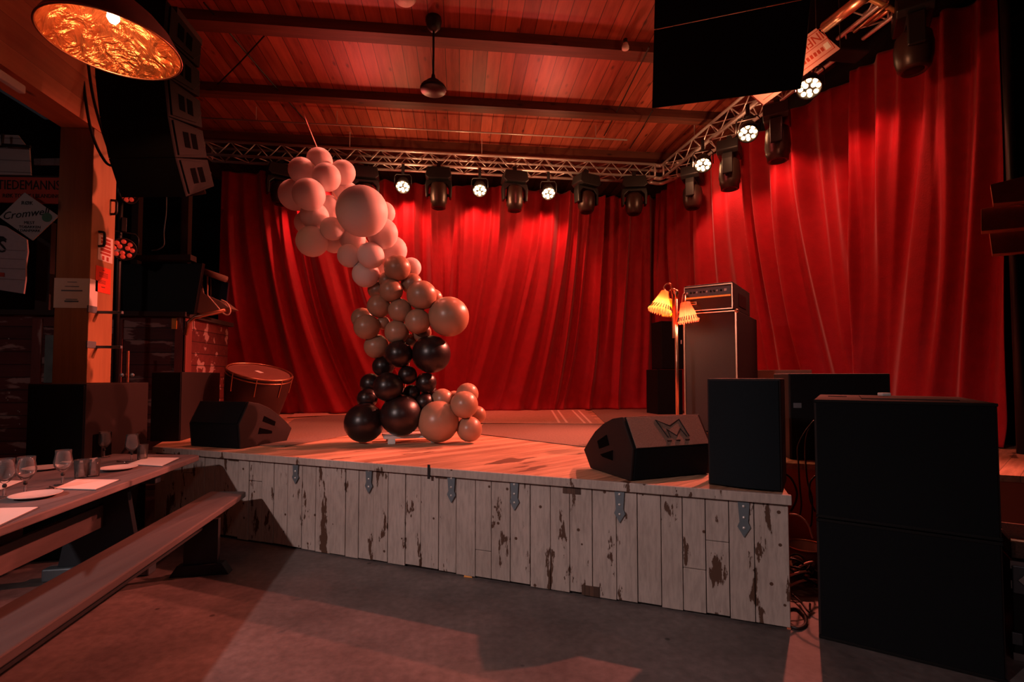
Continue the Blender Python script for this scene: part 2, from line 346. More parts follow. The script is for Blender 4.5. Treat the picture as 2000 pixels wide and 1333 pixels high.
def tube(bm, pts, r, n=8, cap=True, closed=False):
    pts = [Vector(p) for p in pts]; rings = []
    t0 = (pts[1]-pts[0]).normalized(); up = Vector((0, 0, 1)) if abs(t0.z) < 0.9 else Vector((1, 0, 0))
    nrm = t0.cross(up).normalized()
    for i, p in enumerate(pts):
        if closed: t = pts[(i+1) % len(pts)]-pts[i-1]
        else: t = pts[min(i+1, len(pts)-1)]-pts[max(i-1, 0)]
        t.normalize()
        nrm = (nrm - t*nrm.dot(t)); nrm.normalize(); bi = t.cross(nrm)
        rr = r[i] if isinstance(r, (list, tuple)) else r
        rings.append([bm.verts.new(p + (nrm*math.cos(2*PI*k/n)+bi*math.sin(2*PI*k/n))*rr) for k in range(n)])
    m = len(rings)
    for i in range(m if closed else m-1):
        a, b = rings[i], rings[(i+1) % m]
        for k in range(n): bm.faces.new([a[k], a[(k+1) % n], b[(k+1) % n], b[k]])
    if cap and not closed: bm.faces.new(list(reversed(rings[0]))); bm.faces.new(rings[-1])
def lathe(bm, prof, n=24, M=None, close_ends=True):
    rings = []
    for (r, z) in prof:
        if r < 1e-5: rings.append([bm.verts.new((0, 0, z))])
        else: rings.append([bm.verts.new((r*math.cos(2*PI*k/n), r*math.sin(2*PI*k/n), z)) for k in range(n)])
    for a, b in zip(rings[:-1], rings[1:]):
        for k in range(n):
            k2 = (k+1) % n
            if len(a) == 1 and len(b) == 1: continue
            if len(a) == 1: bm.faces.new([a[0], b[k2], b[k]])
            elif len(b) == 1: bm.faces.new([a[k], a[k2], b[0]])
            else: bm.faces.new([a[k], a[k2], b[k2], b[k]])
    if M is not None:
        for rg in rings:
            for v in rg: v.co = M @ v.co
def smoothpath(pts, n=8):
    pts = [Vector(p) for p in pts]; out = []
    P = [pts[0]*2-pts[1]] + pts + [pts[-1]*2-pts[-2]]
    for i in range(1, len(P)-2):
        for k in range(n):
            t = k/n; a, b, c, d = P[i-1], P[i], P[i+1], P[i+2]
            out.append(0.5*((2*b)+(c-a)*t+(2*a-5*b+4*c-d)*t*t+(3*b-a-3*c+d)*t*t*t))
    out.append(pts[-1]); return out
def text_mesh(s, size, depth=0.002, shear=0.0, align='CENTER'):
    cu = bpy.data.curves.new('txt', 'FONT'); cu.body = s; cu.size = size; cu.extrude = depth; cu.align_x = align; cu.shear = shear; cu.resolution_u = 2
    o = bpy.data.objects.new('txt', cu); COL.objects.link(o)
    bpy.context.view_layer.update()
    me = bpy.data.meshes.new_from_object(o.evaluated_get(bpy.context.evaluated_depsgraph_get()))
    bpy.data.objects.remove(o); bpy.data.curves.remove(cu)
    return me
def text(name, s, size, mat, M, parent, depth=0.002, shear=0.0, align='CENTER', sx=1.0):
    """lettering laid in the XY plane of matrix M (world)"""
    me = text_mesh(s, size, depth, shear, align)
    me.transform(M @ Matrix.Diagonal((sx, 1, 1, 1)))
    return obj(name, me, mat, parent, world=True)
def frame(o, x, y):
    """matrix whose X and Y axes follow the given world directions at origin o"""
    x = Vector(x).normalized(); z = x.cross(Vector(y)).normalized(); y = z.cross(x)
    m = Matrix((x, y, z)).transposed().to_4x4(); m.translation = Vector(o); return m
def cyl(bm, p, q, r, n=16): tube(bm, [p, q], r, n)

S = 0.77          # stage height
CEIL = 5.83
# ================================================================== SETTING
bm = BM(); box(bm, -11, 9, -7, 12.5, -0.1, 0); struct('floor', bm, M_floor)
bm = BM(); box(bm, -3.4, 9, -7, 12.5, CEIL, CEIL+0.1); box(bm, -5.6, -3.4, 5.33, 12.5, CEIL, CEIL+0.1); struct('ceiling', bm, M_ceil)
for i, y in enumerate((-1.59, -0.04, 1.51, 3.06, 4.61, 6.16, 7.70, 9.25)):
    bm = BM(); box(bm, -3.4 if y < 5.4 else -5.6, 8.9, y, y+0.21, CEIL-0.13, CEIL); struct('trim_%d' % (i+1), bm, M_beam)
bm = BM(); box(bm, -11, 9, 11.6, 11.7, 0, 7); struct('wall_back', bm, M_blackwall)
bm = BM(); box(bm, 6.2, 6.3, -7, 11.6, 0, 7); struct('wall_right', bm, M_blackwall)
bm = BM(); box(bm, -9, -8.9, -7, 11.6, 0, 7); struct('wall_left', bm, M_blackwall)
bm = BM(); box(bm, -11, 9, -7.1, -7, 0, 7); struct('wall_front', bm, M_blackwall)
bm = BM(); box(bm, -8.9, -3.72, -6.95, 5.33, 5.2, 5.3); struct('ceiling_side', bm, M_blackwall)

# big side beam on the post: timber-clad bulkhead that carries the ceiling edge
bm = BM(); box(bm, -3.70, -3.40, -6.95, 5.33, 3.78, CEIL-0.002)
tag(obj('timber_bulkhead', bm, M_glulam), 'deep orange timber beam running overhead along the left side, resting on the post', 'beam')

# ================================================================== STAGE
L0 = atz(300, 873, S); R0 = atz(1541, 968, S)
U = (R0-L0); U.z = 0; LEN = U.length; U.normalize(); V = Vector((-U.y, U.x, 0))
side_end = R0 + V*1.2
Cn = Vector((5.45, side_end.y + U.y*(5.45-side_end.x)/U.x, S))
stage = thing('stage', 'raised wooden stage with chipped white plank front', 'stage', (L0.x, L0.y, 0), math.atan2(U.y, U.x))
deck_poly = [L0, R0, side_end, Cn, Vector((5.45, 10.6, S)), Vector((-4.9, 10.6, S)), Vector((-4.7, 8.6, S)), Vector((-3.42, 8.4, S)), Vector((-3.42, 6.6, S))]
bm = BM(); slab(bm, deck_poly, S-0.045, S)
obj('deck', bm, M_deck, stage, world=True)
bm = BM()
a = L0 + U*0.0 - V*0.012; b = R0 + U*0.012 - V*0.012
prism(bm, [a-Vector((0, 0, 0.055)), b-Vector((0, 0, 0.055)), b+Vector((0, 0, 0.002)), a+Vector((0, 0, 0.002))], V*0.03)
obj('edge_strip', bm, M_paint, stage, world=True, bevel=0.004)
# front planks, each with its own width, height and face offset
bm = BM(); x = 0.0; rr = random.Random(3); PL = []
while x < LEN-0.02:
    wd = min(rr.uniform(0.125, 0.158), LEN-x)
    if LEN-x-wd < 0.06: wd = LEN-x
    off = rr.uniform(0, 0.006); zb = rr.uniform(0.008, 0.028)
    p = L0 + U*(x+0.0015) + V*(off+0.02); q = L0 + U*(x+wd-0.0025) + V*(off+0.02)
    zc = rr.choice([None, None, None, None, rr.uniform(0.2, 0.6)])
    segs = [(zb, S-0.055)] if zc is None else [(zb, zc-0.002), (zc+0.002, S-0.055)]
    for z0, z1 in segs:
        prism(bm, [(p.x, p.y, z0), (q.x, q.y, z0), (q.x, q.y, z1), (p.x, p.y, z1)], V*0.02)
    PL.append((x, wd)); x += wd
obj('front_planks', bm, M_paint, stage, world=True, bevel=0.003)
bm = BM()
p = L0 + V*0.055; q = R0 + V*0.055 - U*0.01
prism(bm, [(p.x, p.y, 0.0), (q.x, q.y, 0.0), (q.x, q.y, S-0.05), (p.x, p.y, S-0.05)], V*0.02)
obj('backing', bm, M_rededge, stage, world=True)
bm = BM(); p = R0 - U*0.02 + V*0.03; q = side_end - U*0.02
prism(bm, [(p.x, p.y, 0), (q.x, q.y, 0), (q.x, q.y, S-0.045), (p.x, p.y, S-0.045)], U*0.02)
obj('side_panel', bm, M_deckside, stage, world=True)
bm = BM(); p = side_end - U*0.02 + V*0.01; q = Cn + V*0.01
prism(bm, [(p.x, p.y, 0), (q.x, q.y, 0), (q.x, q.y, S-0.045), (p.x, p.y, S-0.045)], V*0.02)
obj('rear_front_panel', bm, M_deckside, stage, world=True, label='plain reddish-brown stage panel')
bm = BM(); p = L0 + V*0.04; q = Vector((-3.42, 6.6, S))
prism(bm, [(p.x, p.y, 0), (q.x, q.y, 0), (q.x, q.y, S-0.045), (p.x, p.y, S-0.045)], (0.02, 0, 0))
obj('end_panel', bm, M_rededge, stage, world=True)
# bare wood patches where the paint is gone
nF = V.copy(); P0 = L0 - V*0.0
for (x0, y0, x1, y1) in ((850, 920, 872, 936), (1099, 945, 1134, 967), (1136, 1143, 1171, 1168), (446, 886, 466, 902)):
    pa = atp(x0, y0, P0+V*0.018, nF); pb = atp(x1, y1, P0+V*0.018, nF)
    bm = BM(); prism(bm, [(pa.x, pa.y, pb.z), (pb.x, pb.y, pb.z), (pb.x, pb.y, pa.z), (pa.x, pa.y, pa.z)], V*0.008)
    obj('bare_patch', bm, M_bare, stage, world=True, label='grey-brown bare wood patch')
# strap hinges
for (px, py0, py1) in ((578, 896, 946), (721, 907, 965), (882, 921, 983), (1005, 932, 998), (1210, 950, 1022), (1452, 972, 1050)):
    t = atp(px, py0, P0+V*0.016, nF); e = atp(px, py1, P0+V*0.016, nF)
    h = t.z-e.z; Mx = frame((t.x, t.y, t.z), U, (0, 0, 1))
    bm = BM(); wq = 0.034
    prof = [(-wq, 0), (wq, 0), (wq*0.7, -h*0.62), (wq*1.05, -h*0.74), (0, -h), (-wq*1.05, -h*0.74), (-wq*0.7, -h*0.62)]
    prism(bm, [Mx @ Vector((u_, v_, 0.0)) for u_, v_ in prof], -V*0.006)
    hg = obj('hinge', bm, M_hinge, stage, world=True, bevel=0.001)
    bm = BM(); cyl(bm, Mx @ Vector((-wq*1.1, 0.006, 0.006)), Mx @ Vector((wq*1.1, 0.006, 0.006)), 0.008, 10)
    obj('hinge_pin', bm, M_hinge, hg, world=True, smooth=True)
    for f in (0.22, 0.5, 0.76):
        bm = BM(); lathe(bm, [(0.009, 0.0), (0.007, 0.004), (0.0, 0.005)], 10, Mx @ Matrix.Translation((0, -h*f, 0.006)))
        obj('bolt', bm, M_steel, hg, world=True, smooth=True)
bm = BM(); t = atp(838, 912, P0-V*0.014, nF); Mx = frame(t, U, (0, 0, 1)); box(bm, -0.01, 0.01, -0.09, 0.015, 0, 0.006, Mx)
obj('strap', bm, M_cable, stage, world=True, label='short black strap hanging from the stage edge')
t = atz(914, 1128, 0); bm = BM(); prism(bm, [t+Vector((-0.03, 0, 0.001)), t+Vector((0.03, -0.02, 0.001)), t+Vector((0.025, 0.02, 0.04)), t+Vector((-0.01, 0.03, 0.05))], (0, 0, 0.003))
tag(obj('yellow_scrap', bm, M_orange), 'small yellow paper scrap on the floor against the stage front', 'scrap')

# rugs on the deck
def rug(name, px, z, mat, label, thick=0.008):
    bm = BM(); slab(bm, [atz(x_, y_, z) for x_, y_ in px], z, z+thick)
    return tag(obj(name, bm, mat, bevel=0.003), label, 'rug')
rug('rug', [(500, 871), (556, 874), (690, 849), (905, 838), (885, 812), (650, 812), (574, 820)], S+0.001, M_rug, 'large worn brown rug under and left of the balloon column')
rug('rug', [(925, 848), (1140, 874), (1290, 862), (1200, 829), (945, 829)], S+0.001, M_rug, 'brown rug strip between the tan balloons and the right floor monitor')
rg = rug('patterned_rug', [(900, 827), (1172, 829), (1142, 801), (920, 803)], S+0.010, M_rug2, 'pale patterned rug with striped end in front of the back curtain')
for (xa, ya, xb, yb) in ((1152, 827, 1128, 802), (1140, 827, 1116, 802), (1105, 826, 1088, 802), (1090, 826, 1076, 802)):
    pa = atz(xa, ya, S+0.018); pb = atz(xb, yb, S+0.018)
    bm = BM(); slab(bm, [pa, pa+Vector((0.035, 0, 0)), pb+Vector((0.035, 0, 0)), pb], S+0.018, S+0.0195)
    obj('stripe', bm, M_stripe, rg, world=True)
rug('rug', [(1180, 826), (1330, 812), (1290, 800), (1150, 797)], S+0.001, M_rug, 'dark rug corner beside the lamp stand at the back right')
rug('rug', [(560, 816), (650, 812), (640, 808), (575, 809)], S+0.010, M_rug2, 'thin pale mat edge at the foot of the curtain, left of the balloons')

# ================================================================== CURTAINS
def curtain(name, label, p0, p1, ztop, nx, nz, drift, seed, dens, amp, hem=None):
    rd = np.random.RandomState(seed)
    p0 = np.array(p0, float); p1 = np.array(p1, float); Ln = np.linalg.norm(p1-p0); d = (p1-p0)/Ln
    nrm = np.array([d[1], -d[0]])
    s = np.linspace(0, Ln, nx); t = np.linspace(0, 1, nz)
    SS, TT = np.meshgrid(s, t)
    off = np.zeros_like(SS); c = 0.0
    while c < Ln:
        c += rd.uniform(*dens)
        a = rd.uniform(0.35, 1.0)*amp; wd = rd.uniform(0.035, 0.13)
        dr = np.interp(c/Ln, [q[0] for q in drift], [q[1] for q in drift])*rd.uniform(0.8, 1.15)
        cen = c + dr*TT**1.7 + 0.03*np.sin(TT*rd.uniform(3, 7)+rd.uniform(0, 6))
        tw = wd*(1+rd.uniform(-0.3, 1.3)*TT); ph = rd.uniform(0, 1)
        x_ = (SS-cen)/tw
        env = a*np.clip(0.55+0.6*np.sin(PI*np.clip(TT*rd.uniform(0.6, 1.1)+ph*0.3, 0, 1)), 0.2, 1.2)
        off += env*(np.exp(-np.abs(x_)**1.5) - 0.35*np.exp(-((x_-1.9*np.sign(rd.uniform(-1, 1)))/1.2)**2))
    off += 0.05*np.sin(SS*1.7+seed)+0.03*np.sin(SS*4.1+TT*2)
    off += 0.05*(np.clip(TT-0.93, 0, 1)/0.07)**2*(1+0.8*np.sin(SS*17)*np.sin(SS*5.3))
    off -= np.clip(off-0.2, 0, None)*0.6
    zt = ztop(s/Ln) if callable(ztop) else np.full(nx, ztop)
    zb = S+0.012 + (0 if hem is None else hem(s/Ln))
    # scallops between the ties of the top edge
    Z = zt[None, :]*(1-TT) + (zb+0*s)[None, :]*TT - 0.03*np.abs(np.sin(SS*PI/0.75))*(1-TT)**6
    X = p0[0]+d[0]*SS+nrm[0]*off; Y = p0[1]+d[1]*SS+nrm[1]*off
    vs_ = np.stack([X, Y, Z], -1).reshape(-1, 3)
    idx = np.arange(nx*nz).reshape(nz, nx)
    f = np.stack([idx[:-1, :-1], idx[:-1, 1:], idx[1:, 1:], idx[1:, :-1]], -1).reshape(-1, 4)
    me = bpy.data.meshes.new(name); me.from_pydata(vs_.tolist(), [], f.tolist()); me.update()
    o = obj(name, me, M_velvet, smooth=True)
    md = o.modifiers.new('thickness', 'SOLIDIFY'); md.thickness = 0.006
    return tag(o, label, 'curtain')
curtain('stage_curtain', 'tall red velvet curtain hanging across the back of the stage', (-4.3, 9.45), (4.10, 9.98), 5.2, 820, 110,
        [(0, 0.3), (0.1, 1.2), (0.25, 1.3), (0.33, 0.7), (0.45, 0.0), (0.55, -0.4), (0.66, -1.0), (0.8, -0.7), (0.92, -0.35), (1, 0)], 11, (0.10, 0.34), 0.17)
curtain('stage_curtain', 'red velvet curtain down the right side of the stage, nearest part by the black wall', (4.10, 9.90), (5.27, 4.22),
        lambda q: np.interp(q, [0, 0.15, 0.8, 1], [5.2, 5.3, 5.3, 5.25]), 620, 110,
        [(0, 0.1), (0.2, 0.3), (0.5, 0.75), (0.68, 0.5), (0.8, -0.3), (0.9, -0.5), (1, -0.1)], 5, (0.10, 0.36), 0.17)

# ================================================================== TRUSSES
def truss(name, label, a, b, sx, sz, up=Vector((0, 0, 1)), step=0.42, sidevec=None):
    """box truss: a, b are the ends of the front top chord"""
    a = Vector(a); b = Vector(b); d = (b-a); Ln = d.length; d.normalize(); sd = sidevec or Vector((-d.y, d.x, 0))
    t = thing(name, label, 'truss', a)
    offs = [Vector((0, 0, 0)), Vector((0, 0, -sz)), sd*sx, sd*sx+Vector((0, 0, -sz))]
    for o_ in offs:
        bm = BM(); cyl(bm, a+o_, b+o_, 0.024, 12); obj('chord', bm, M_steel, t, world=True, smooth=True)
    n = max(2, int(Ln/step))
    for (i, j) in ((0, 1), (2, 3), (1, 3), (0, 2)):
        bm = BM(); st = Ln/n
        for k in range(n):
            p = a+d*(st*k); m_ = a+d*(st*(k+0.5)); q = a+d*(st*(k+1))
            cyl(bm, p+offs[i], m_+offs[j], 0.0095, 6); cyl(bm, m_+offs[j], q+offs[i], 0.0095, 6)
        obj('lacing', bm, M_steel, t, world=True, smooth=True)
    for k in (0, n):
        p = a+d*(Ln*k/n); bm = BM()
        for (i, j) in ((0, 1), (1, 3), (3, 2), (2, 0)): cyl(bm, p+offs[i], p+offs[j], 0.02, 8)
        obj('end_frame', bm, M_steel, t, world=True, smooth=True)
    return t
truss('lighting_truss', 'aluminium box truss running along the top of the back curtain', (-4.4, 9.05, 5.545), (3.72, 9.05, 5.5), 0.28, 0.24)
TA = Vector((3.87, 9.0, 5.5)); TB = Vector((4.45, 2.4, 5.5)); tn = (TB-TA).normalized()
truss('lighting_truss', 'thick aluminium truss coming forward above the right curtain', TA, TB, 0.28, 0.26, sidevec=Vector((-tn.y, tn.x, 0)), step=0.5)
c = thing('truss_corner', 'curved aluminium corner piece joining the two trusses', 'truss corner', (3.75, 9.15, 5.3))
for (dz, dx) in ((0.2, 0), (-0.05, 0), (0.2, 0.22), (-0.05, 0.22)):
    bm = BM(); tube(bm, smoothpath([(3.70, 9.07+dx, 5.3+dz), (3.84+dx*0.6, 9.10+dx, 5.3+dz), (3.90+dx, 9.0, 5.3+dz), (3.90+dx, 8.9, 5.3+dz)], 5), 0.035, 10)
    obj('elbow', bm, M_steel, c, world=True, smooth=True)
# chains / steels from the ceiling
for (px, y, yb, lab) in ((683, 9.05, 290, 'thin chain holding the back truss, just right of the top balloons'), (941, 9.05, 300, 'thin chain holding the back truss near the middle'), (1367, 8.0, 300, 'thin chain dropping from the ceiling to the right truss')):
    p = atY(px, yb, y) if px != 1367 else Vector((4.0, 8.0, 5.5))
    p.z = 5.50
    bm = BM(); tube(bm, [(p.x, p.y, CEIL), (p.x, p.y, 5.54)], 0.008, 6); tag(obj('truss_chain', bm, M_steel), lab, 'chain')

# ================================================================== WASH LAMPS (cans with LED clusters)
def make_par(lit, tilt=54):
    t = thing('wash_lamp', 'x', 'stage light')
    bm = BM(); box(bm, -0.025, 0.025, -0.03, 0.03, -0.07, 0.10); obj('clamp', bm, M_black, t, bevel=0.004)
    bm = BM(); pts = [(-0.15, 0, -0.30), (-0.15, 0, -0.12), (-0.12, 0, -0.075), (0.12, 0, -0.075), (0.15, 0, -0.12), (0.15, 0, -0.30)]
    tube(bm, pts, 0.009, 6); obj('yoke', bm, M_black, t, smooth=True)
    Mt = Matrix.Translation((0, 0, -0.28)) @ Matrix.Rotation(R(90+tilt), 4, 'X')
    bm = BM(); lathe(bm, [(0, -0.16), (0.07, -0.16), (0.10, -0.13), (0.115, -0.05), (0.128, -0.03), (0.132, 0.055), (0.122, 0.055), (0.118, 0.02), (0, 0.02)], 28, Mt)
    can = obj('can', bm, M_black, t, smooth=True)
    Lz = [(0, 0)] + [(0.045*math.cos(a_), 0.045*math.sin(a_)) for a_ in [k*2*PI/3+0.4 for k in range(3)]] + [(0.09*math.cos(a_), 0.09*math.sin(a_)) for a_ in [k*2*PI/8 for k in range(8)]]
    first = None
    for i, (a_, b_) in enumerate(Lz[1:]):
        bm = BM(); lathe(bm, [(0.0, 0.044), (0.015, 0.042), (0.024, 0.034), (0.027, 0.021)], 12, Mt @ Matrix.Translation((a_, b_, 0)))
        obj('led_lens', bm, M_led if lit else M_ledoff, t, smooth=True)
    return t, Mt
par0, _ = make_par(True)
def aim(o, p, tgt):
    o.location = (p[0], p[1], p[2]+0.28)
    dx, dy = tgt[0]-p[0], tgt[1]-p[1]
    o.rotation_euler = (0, 0, math.atan2(dy, dx)+PI/2)
    return o
plab = ['lit wash lamp on the back truss, nearest the white balloons', 'lit wash lamp in the middle of the back truss', 'lit wash lamp toward the right end of the back truss',
        'lit wash lamp on the right truss, nearest the corner', 'lit wash lamp in the middle of the right truss', 'lit wash lamp beside the hanging black speaker, nearest one on the right truss']
# real positions follow the photograph; the lens centre is what is visible
ppx = [(787, 363), (937, 370), (1071, 376), (1373, 320), (1461, 258), (1581, 169)]
for i, (px, py) in enumerate(ppx):
    if i < 3: p = atY(px, py, 9.02); tg = BACK_PARS[i][1]
    else: p = atp(px, py, TA-Vector((0.12, 0, 0)), Vector((-tn.y, tn.x, 0))); tg = (0.0, 0.5, 0)
    o = par0 if i == 0 else dup(par0, (0, 0, 0), 0)
    aim(o, p, tg); tag(o, plab[i], 'stage light', 'lit wash lamps on the trusses')
off0, _ = make_par(False, 10)
for i, (px, py, yy, tg, lab) in enumerate(((246, 376, 6.40, (3, 4.5), 'unlit round LED lamp beside the wooden post, upper one'), (240, 487, 6.40, (1.0, 1.0), 'unlit round LED lamp beside the wooden post, lower one'))):
    p = atY(px, py, yy); o = off0 if i == 0 else dup(off0, (0, 0, 0), 0)
    aim(o, p, tg); tag(o, lab, 'stage light', 'unlit LED lamps by the post')
bm = BM(); p = atY(243, 300, 6.5); cyl(bm, (p.x-0.0, 6.455, 0.0), (p.x-0.0, 6.455, 5.8), 0.03, 10)
tag(obj('lamp_pole', bm, M_black, smooth=True), 'dark vertical pole carrying the two unlit LED lamps behind the post', 'pole')

# ================================================================== MOVING HEADS
def make_head(long):
    t = thing('moving_head', 'x', 'stage light')
    bm = BM(); box(bm, -0.03, 0.03, -0.03, 0.03, -0.02, 0.08); obj('clamp', bm, M_black, t, bevel=0.004)
    bm = BM(); prism(bm, [(-0.17, -0.13, -0.02), (0.17, -0.13, -0.02), (0.20, -0.13, -0.16), (0.15, -0.13, -0.20), (-0.15, -0.13, -0.20), (-0.20, -0.13, -0.16)], (0, 0.26, 0)); obj('base_unit', bm, M_black, t, bevel=0.012)
    bm = BM()
    prism(bm, [(-0.19, -0.06, -0.20), (0.19, -0.06, -0.20), (0.205, -0.06, -0.28), (0.195, -0.06, -0.47), (0.16, -0.06, -0.47), (0.155, -0.06, -0.30), (0.10, -0.06, -0.245), (-0.10, -0.06, -0.245), (-0.155, -0.06, -0.30), (-0.16, -0.06, -0.47), (-0.195, -0.06, -0.47), (-0.205, -0.06, -0.28)], (0, 0.12, 0))
    obj('yoke', bm, M_black, t, bevel=0.01)
    bm = BM()
    if long: lathe(bm, [(0, -0.26), (0.08, -0.265), (0.12, -0.30), (0.128, -0.40), (0.135, -0.50), (0.125, -0.56), (0.128, -0.575), (0.115, -0.60), (0.11, -0.66), (0.085, -0.665), (0.08, -0.65), (0, -0.64)], 28, Matrix.Translation((0, 0, 0.04)))
    else: lathe(bm, [(0, -0.28), (0.08, -0.285), (0.125, -0.33), (0.14, -0.42), (0.135, -0.52), (0.115, -0.60), (0.09, -0.63), (0.08, -0.62), (0, -0.60)], 28, Matrix.Translation((0, 0, 0.02)))
    hd = obj('head', bm, M_headm, t, smooth=True)
    bm = BM(); lathe(bm, [(0, -0.612), (0.05, -0.614), (0.075, -0.606)], 20, Matrix.Translation((0, 0, 0.0 if long else 0.01))); obj('lens', bm, M_screen, hd, smooth=True)
    for sx in (-1, 1):
        bm = BM(); cyl(bm, (sx*0.12, 0, -0.42), (sx*0.17, 0, -0.42), 0.02, 10); obj('pivot', bm, M_black, t, smooth=True)
    return t
M_headm = plain('moving_head_shell', (58, 40, 36), 0.35, 0.3, var=0.1)
hA = make_head(True); hB = make_head(False)
hl = [(715, 338, 9.15, 'B', 0.1, 'black moving-head light on the back truss, half hidden by the white balloons'),
      (857, 340, 9.05, 'A', 0.0, 'black moving-head light on the back truss pointing straight down, left one with a ribbed barrel'),
      (1005, 348, 9.05, 'A', 0.15, 'black moving-head light between the middle and right lit lamps of the back truss'),
      (1145, 355, 9.05, 'B', 0.4, 'black moving-head light right of the last lit lamp on the back truss'),
      (1238, 358, 9.05, 'B', -0.2, 'black moving-head light at the right end of the back truss, under the corner'),
      (549, 318, 9.2, 'B', 0.5, 'black moving-head light at the left end of the back truss behind the balloons')]
fa = fb = True
for (px, py, yy, k, rz, lab) in hl:
    p = atY(px, py, yy); src = hA if k == 'A' else hB
    first = (k == 'A' and fa) or (k == 'B' and fb)
    o = src if first else dup(src, (0, 0, 0), 0)
    if k == 'A': fa = False
    else: fb = False
    o.location = (p.x, p.y, 5.235); o.rotation_euler = (0, 0, rz); tag(o, lab, 'stage light', 'unlit moving-head lights')
for (px, py, dz, lab) in ((1352, 320, -0.12, 'black moving-head light nearest the corner on the right truss'), (1424, 262, -0.15, 'dark moving-head light between the first two lit lamps of the right truss'),
                          (1517, 195, -0.15, 'dark moving-head light just below the hanging black speaker'), (1812, 35, 0.0, 'black moving-head light at the top right, nearest the camera')):
    p = atp(px, py, TA+Vector((0.1, 0, 0)), Vector((-tn.y, tn.x, 0)))
    if px == 1812: p = Vector((4.50, 4.40, 5.05))
    o = dup(hA if px in (1424, 1517) else hB, (p.x, p.y, 5.2+dz), 0.9, lab, 'unlit moving-head lights')
for o in [o_ for o_ in COL.objects if o_.name.startswith('moving_head')]: o.scale = (1.18, 1.18, 1.18)

# ================================================================== CEILING FITTINGS
p = atz(847, 35, CEIL)
t = thing('ceiling_pendant', 'black pendant speaker on a thin rod hanging from the board ceiling', 'pendant', (p.x, p.y, CEIL))
bm = BM(); lathe(bm, [(0, 0), (0.09, 0), (0.10, -0.05), (0.08, -0.12), (0.035, -0.17), (0.0, -0.18)], 24); obj('canopy', bm, M_black, t, smooth=True)
bm = BM(); cyl(bm, (0, 0, -0.15), (0, 0, -0.74), 0.014, 10); obj('rod', bm, M_black, t, smooth=True)
bm = BM(); lathe(bm, [(0, -0.70), (0.02, -0.71), (0.03, -0.76), (0.085, -0.80), (0.09, -0.83), (0.14, -0.85), (0.158, -0.88), (0.158, -0.90), (0.15, -0.915), (0, -0.915)], 32); obj('bell', bm, M_black, t, smooth=True)
p = atz(790, -6, CEIL); bm = BM(); lathe(bm, [(0, 0), (0.125, 0), (0.13, -0.02), (0.11, -0.045), (0, -0.05)], 24, Matrix.Translation((p.x, p.y, CEIL)))
tag(obj('ceiling_disc', bm, M_white, smooth=True), 'pale round fitting on the ceiling at the top edge of the picture', 'ceiling fitting')
p = atz(1220, 90, CEIL-0.13); t = thing('ceiling_lamp', 'small bare lamp under the first ceiling beam, left of the hanging black speaker', 'lamp', (p.x, p.y-0.03, CEIL-0.06))
bm = BM(); cyl(bm, (0, 0, 0.0), (0, 0, -0.05), 0.028, 14); obj('socket', bm, M_black, t, smooth=True)
bm = BM(); lathe(bm, [(0, -0.05), (0.03, -0.055), (0.045, -0.10), (0.045, -0.13), (0, -0.135)], 16); obj('glass', bm, M_paper, t, smooth=True)
# conduit pipe along the ceiling
bm = BM(); pts = [atY(392, 224, 8.35), atY(700, 240, 8.35), atY(1225, 271, 8.35)]
for q in pts: q.z = 5.60
tube(bm, pts, 0.013, 8); t = tag(obj('ceiling_conduit', bm, M_steel, smooth=True), 'thin bright pipe running across the ceiling in front of the back truss', 'pipe')
for q in (0.12, 0.3, 0.5, 0.7, 0.92):
    a_ = pts[0].lerp(pts[2], q); bm = BM(); cyl(bm, (a_.x, a_.y, 5.60), (a_.x, a_.y, CEIL), 0.006, 6); obj('hanger', bm, M_steel, t, world=True)
for a_, b_, lab in (((398, 5, 5.78), (600, 240, 5.78), 'dark cable running diagonally over the ceiling boards from the dome lamp side'),
                    ((1268, 92, 5.66), (1180, 265, 5.78), 'dark cable on the ceiling going back from the hanging speaker, upper one'),
                    ((1275, 215, 5.6), (1230, 290, 5.7), 'dark cable from the lower corner of the hanging speaker to the ceiling'),
                    ((520, 66, 5.78), (425, 165, 5.78), 'thin cable crossing the ceiling boards between the first two beams')):
    bm = BM(); a3 = atz(*a_); b3 = atz(*b_); a3.z -= .0; b3.z -= .0
    tube(bm, [a3, a3.lerp(b3, 0.5)-Vector((0, 0, 0.02)), b3], 0.010, 6); tag(obj('ceiling_cable', bm, M_cable), lab, 'cable')
# white box light on the side beam
p = atX(8, 157, -3.40); bm = BM(); box(bm, p.x, p.x+0.05, p.y-0.12, p.y+0.13, p.z-0.03, p.z+0.035)
tag(obj('emergency_lamp', bm, M_white, bevel=0.01), 'small white plastic lamp box on the overhead timber at the left edge', 'lamp')

# ================================================================== DOME LAMP
DL = Vector((-2.18, 3.33, 3.54)); 
t = thing('dome_pendant_lamp', 'large dark dome pendant lamp with glowing copper inside, top left', 'lamp', DL)
tl = Matrix.Identity(4)
bm = BM(); lathe(bm, [(0.365, 0.0), (0.355, 0.035), (0.31, 0.12), (0.24, 0.20), (0.17, 0.26), (0.10, 0.30), (0.07, 0.34), (0.07, 0.40), (0, 0.42)], 56, tl); obj('dome', bm, M_shadeout, t, smooth=True)
bm = BM(); lathe(bm, [(0.357, 0.003), (0.345, 0.034), (0.30, 0.112), (0.232, 0.19), (0.162, 0.25), (0.09, 0.285), (0, 0.29)], 56, tl); obj('lining', bm, M_domein, t, smooth=True)
bm = BM(); tube(bm, [(0.365*math.cos(k*2*PI/64), 0.365*math.sin(k*2*PI/64), 0) for k in range(64)], 0.007, 8, closed=True); obj('rim', bm, M_copper, t, smooth=True)
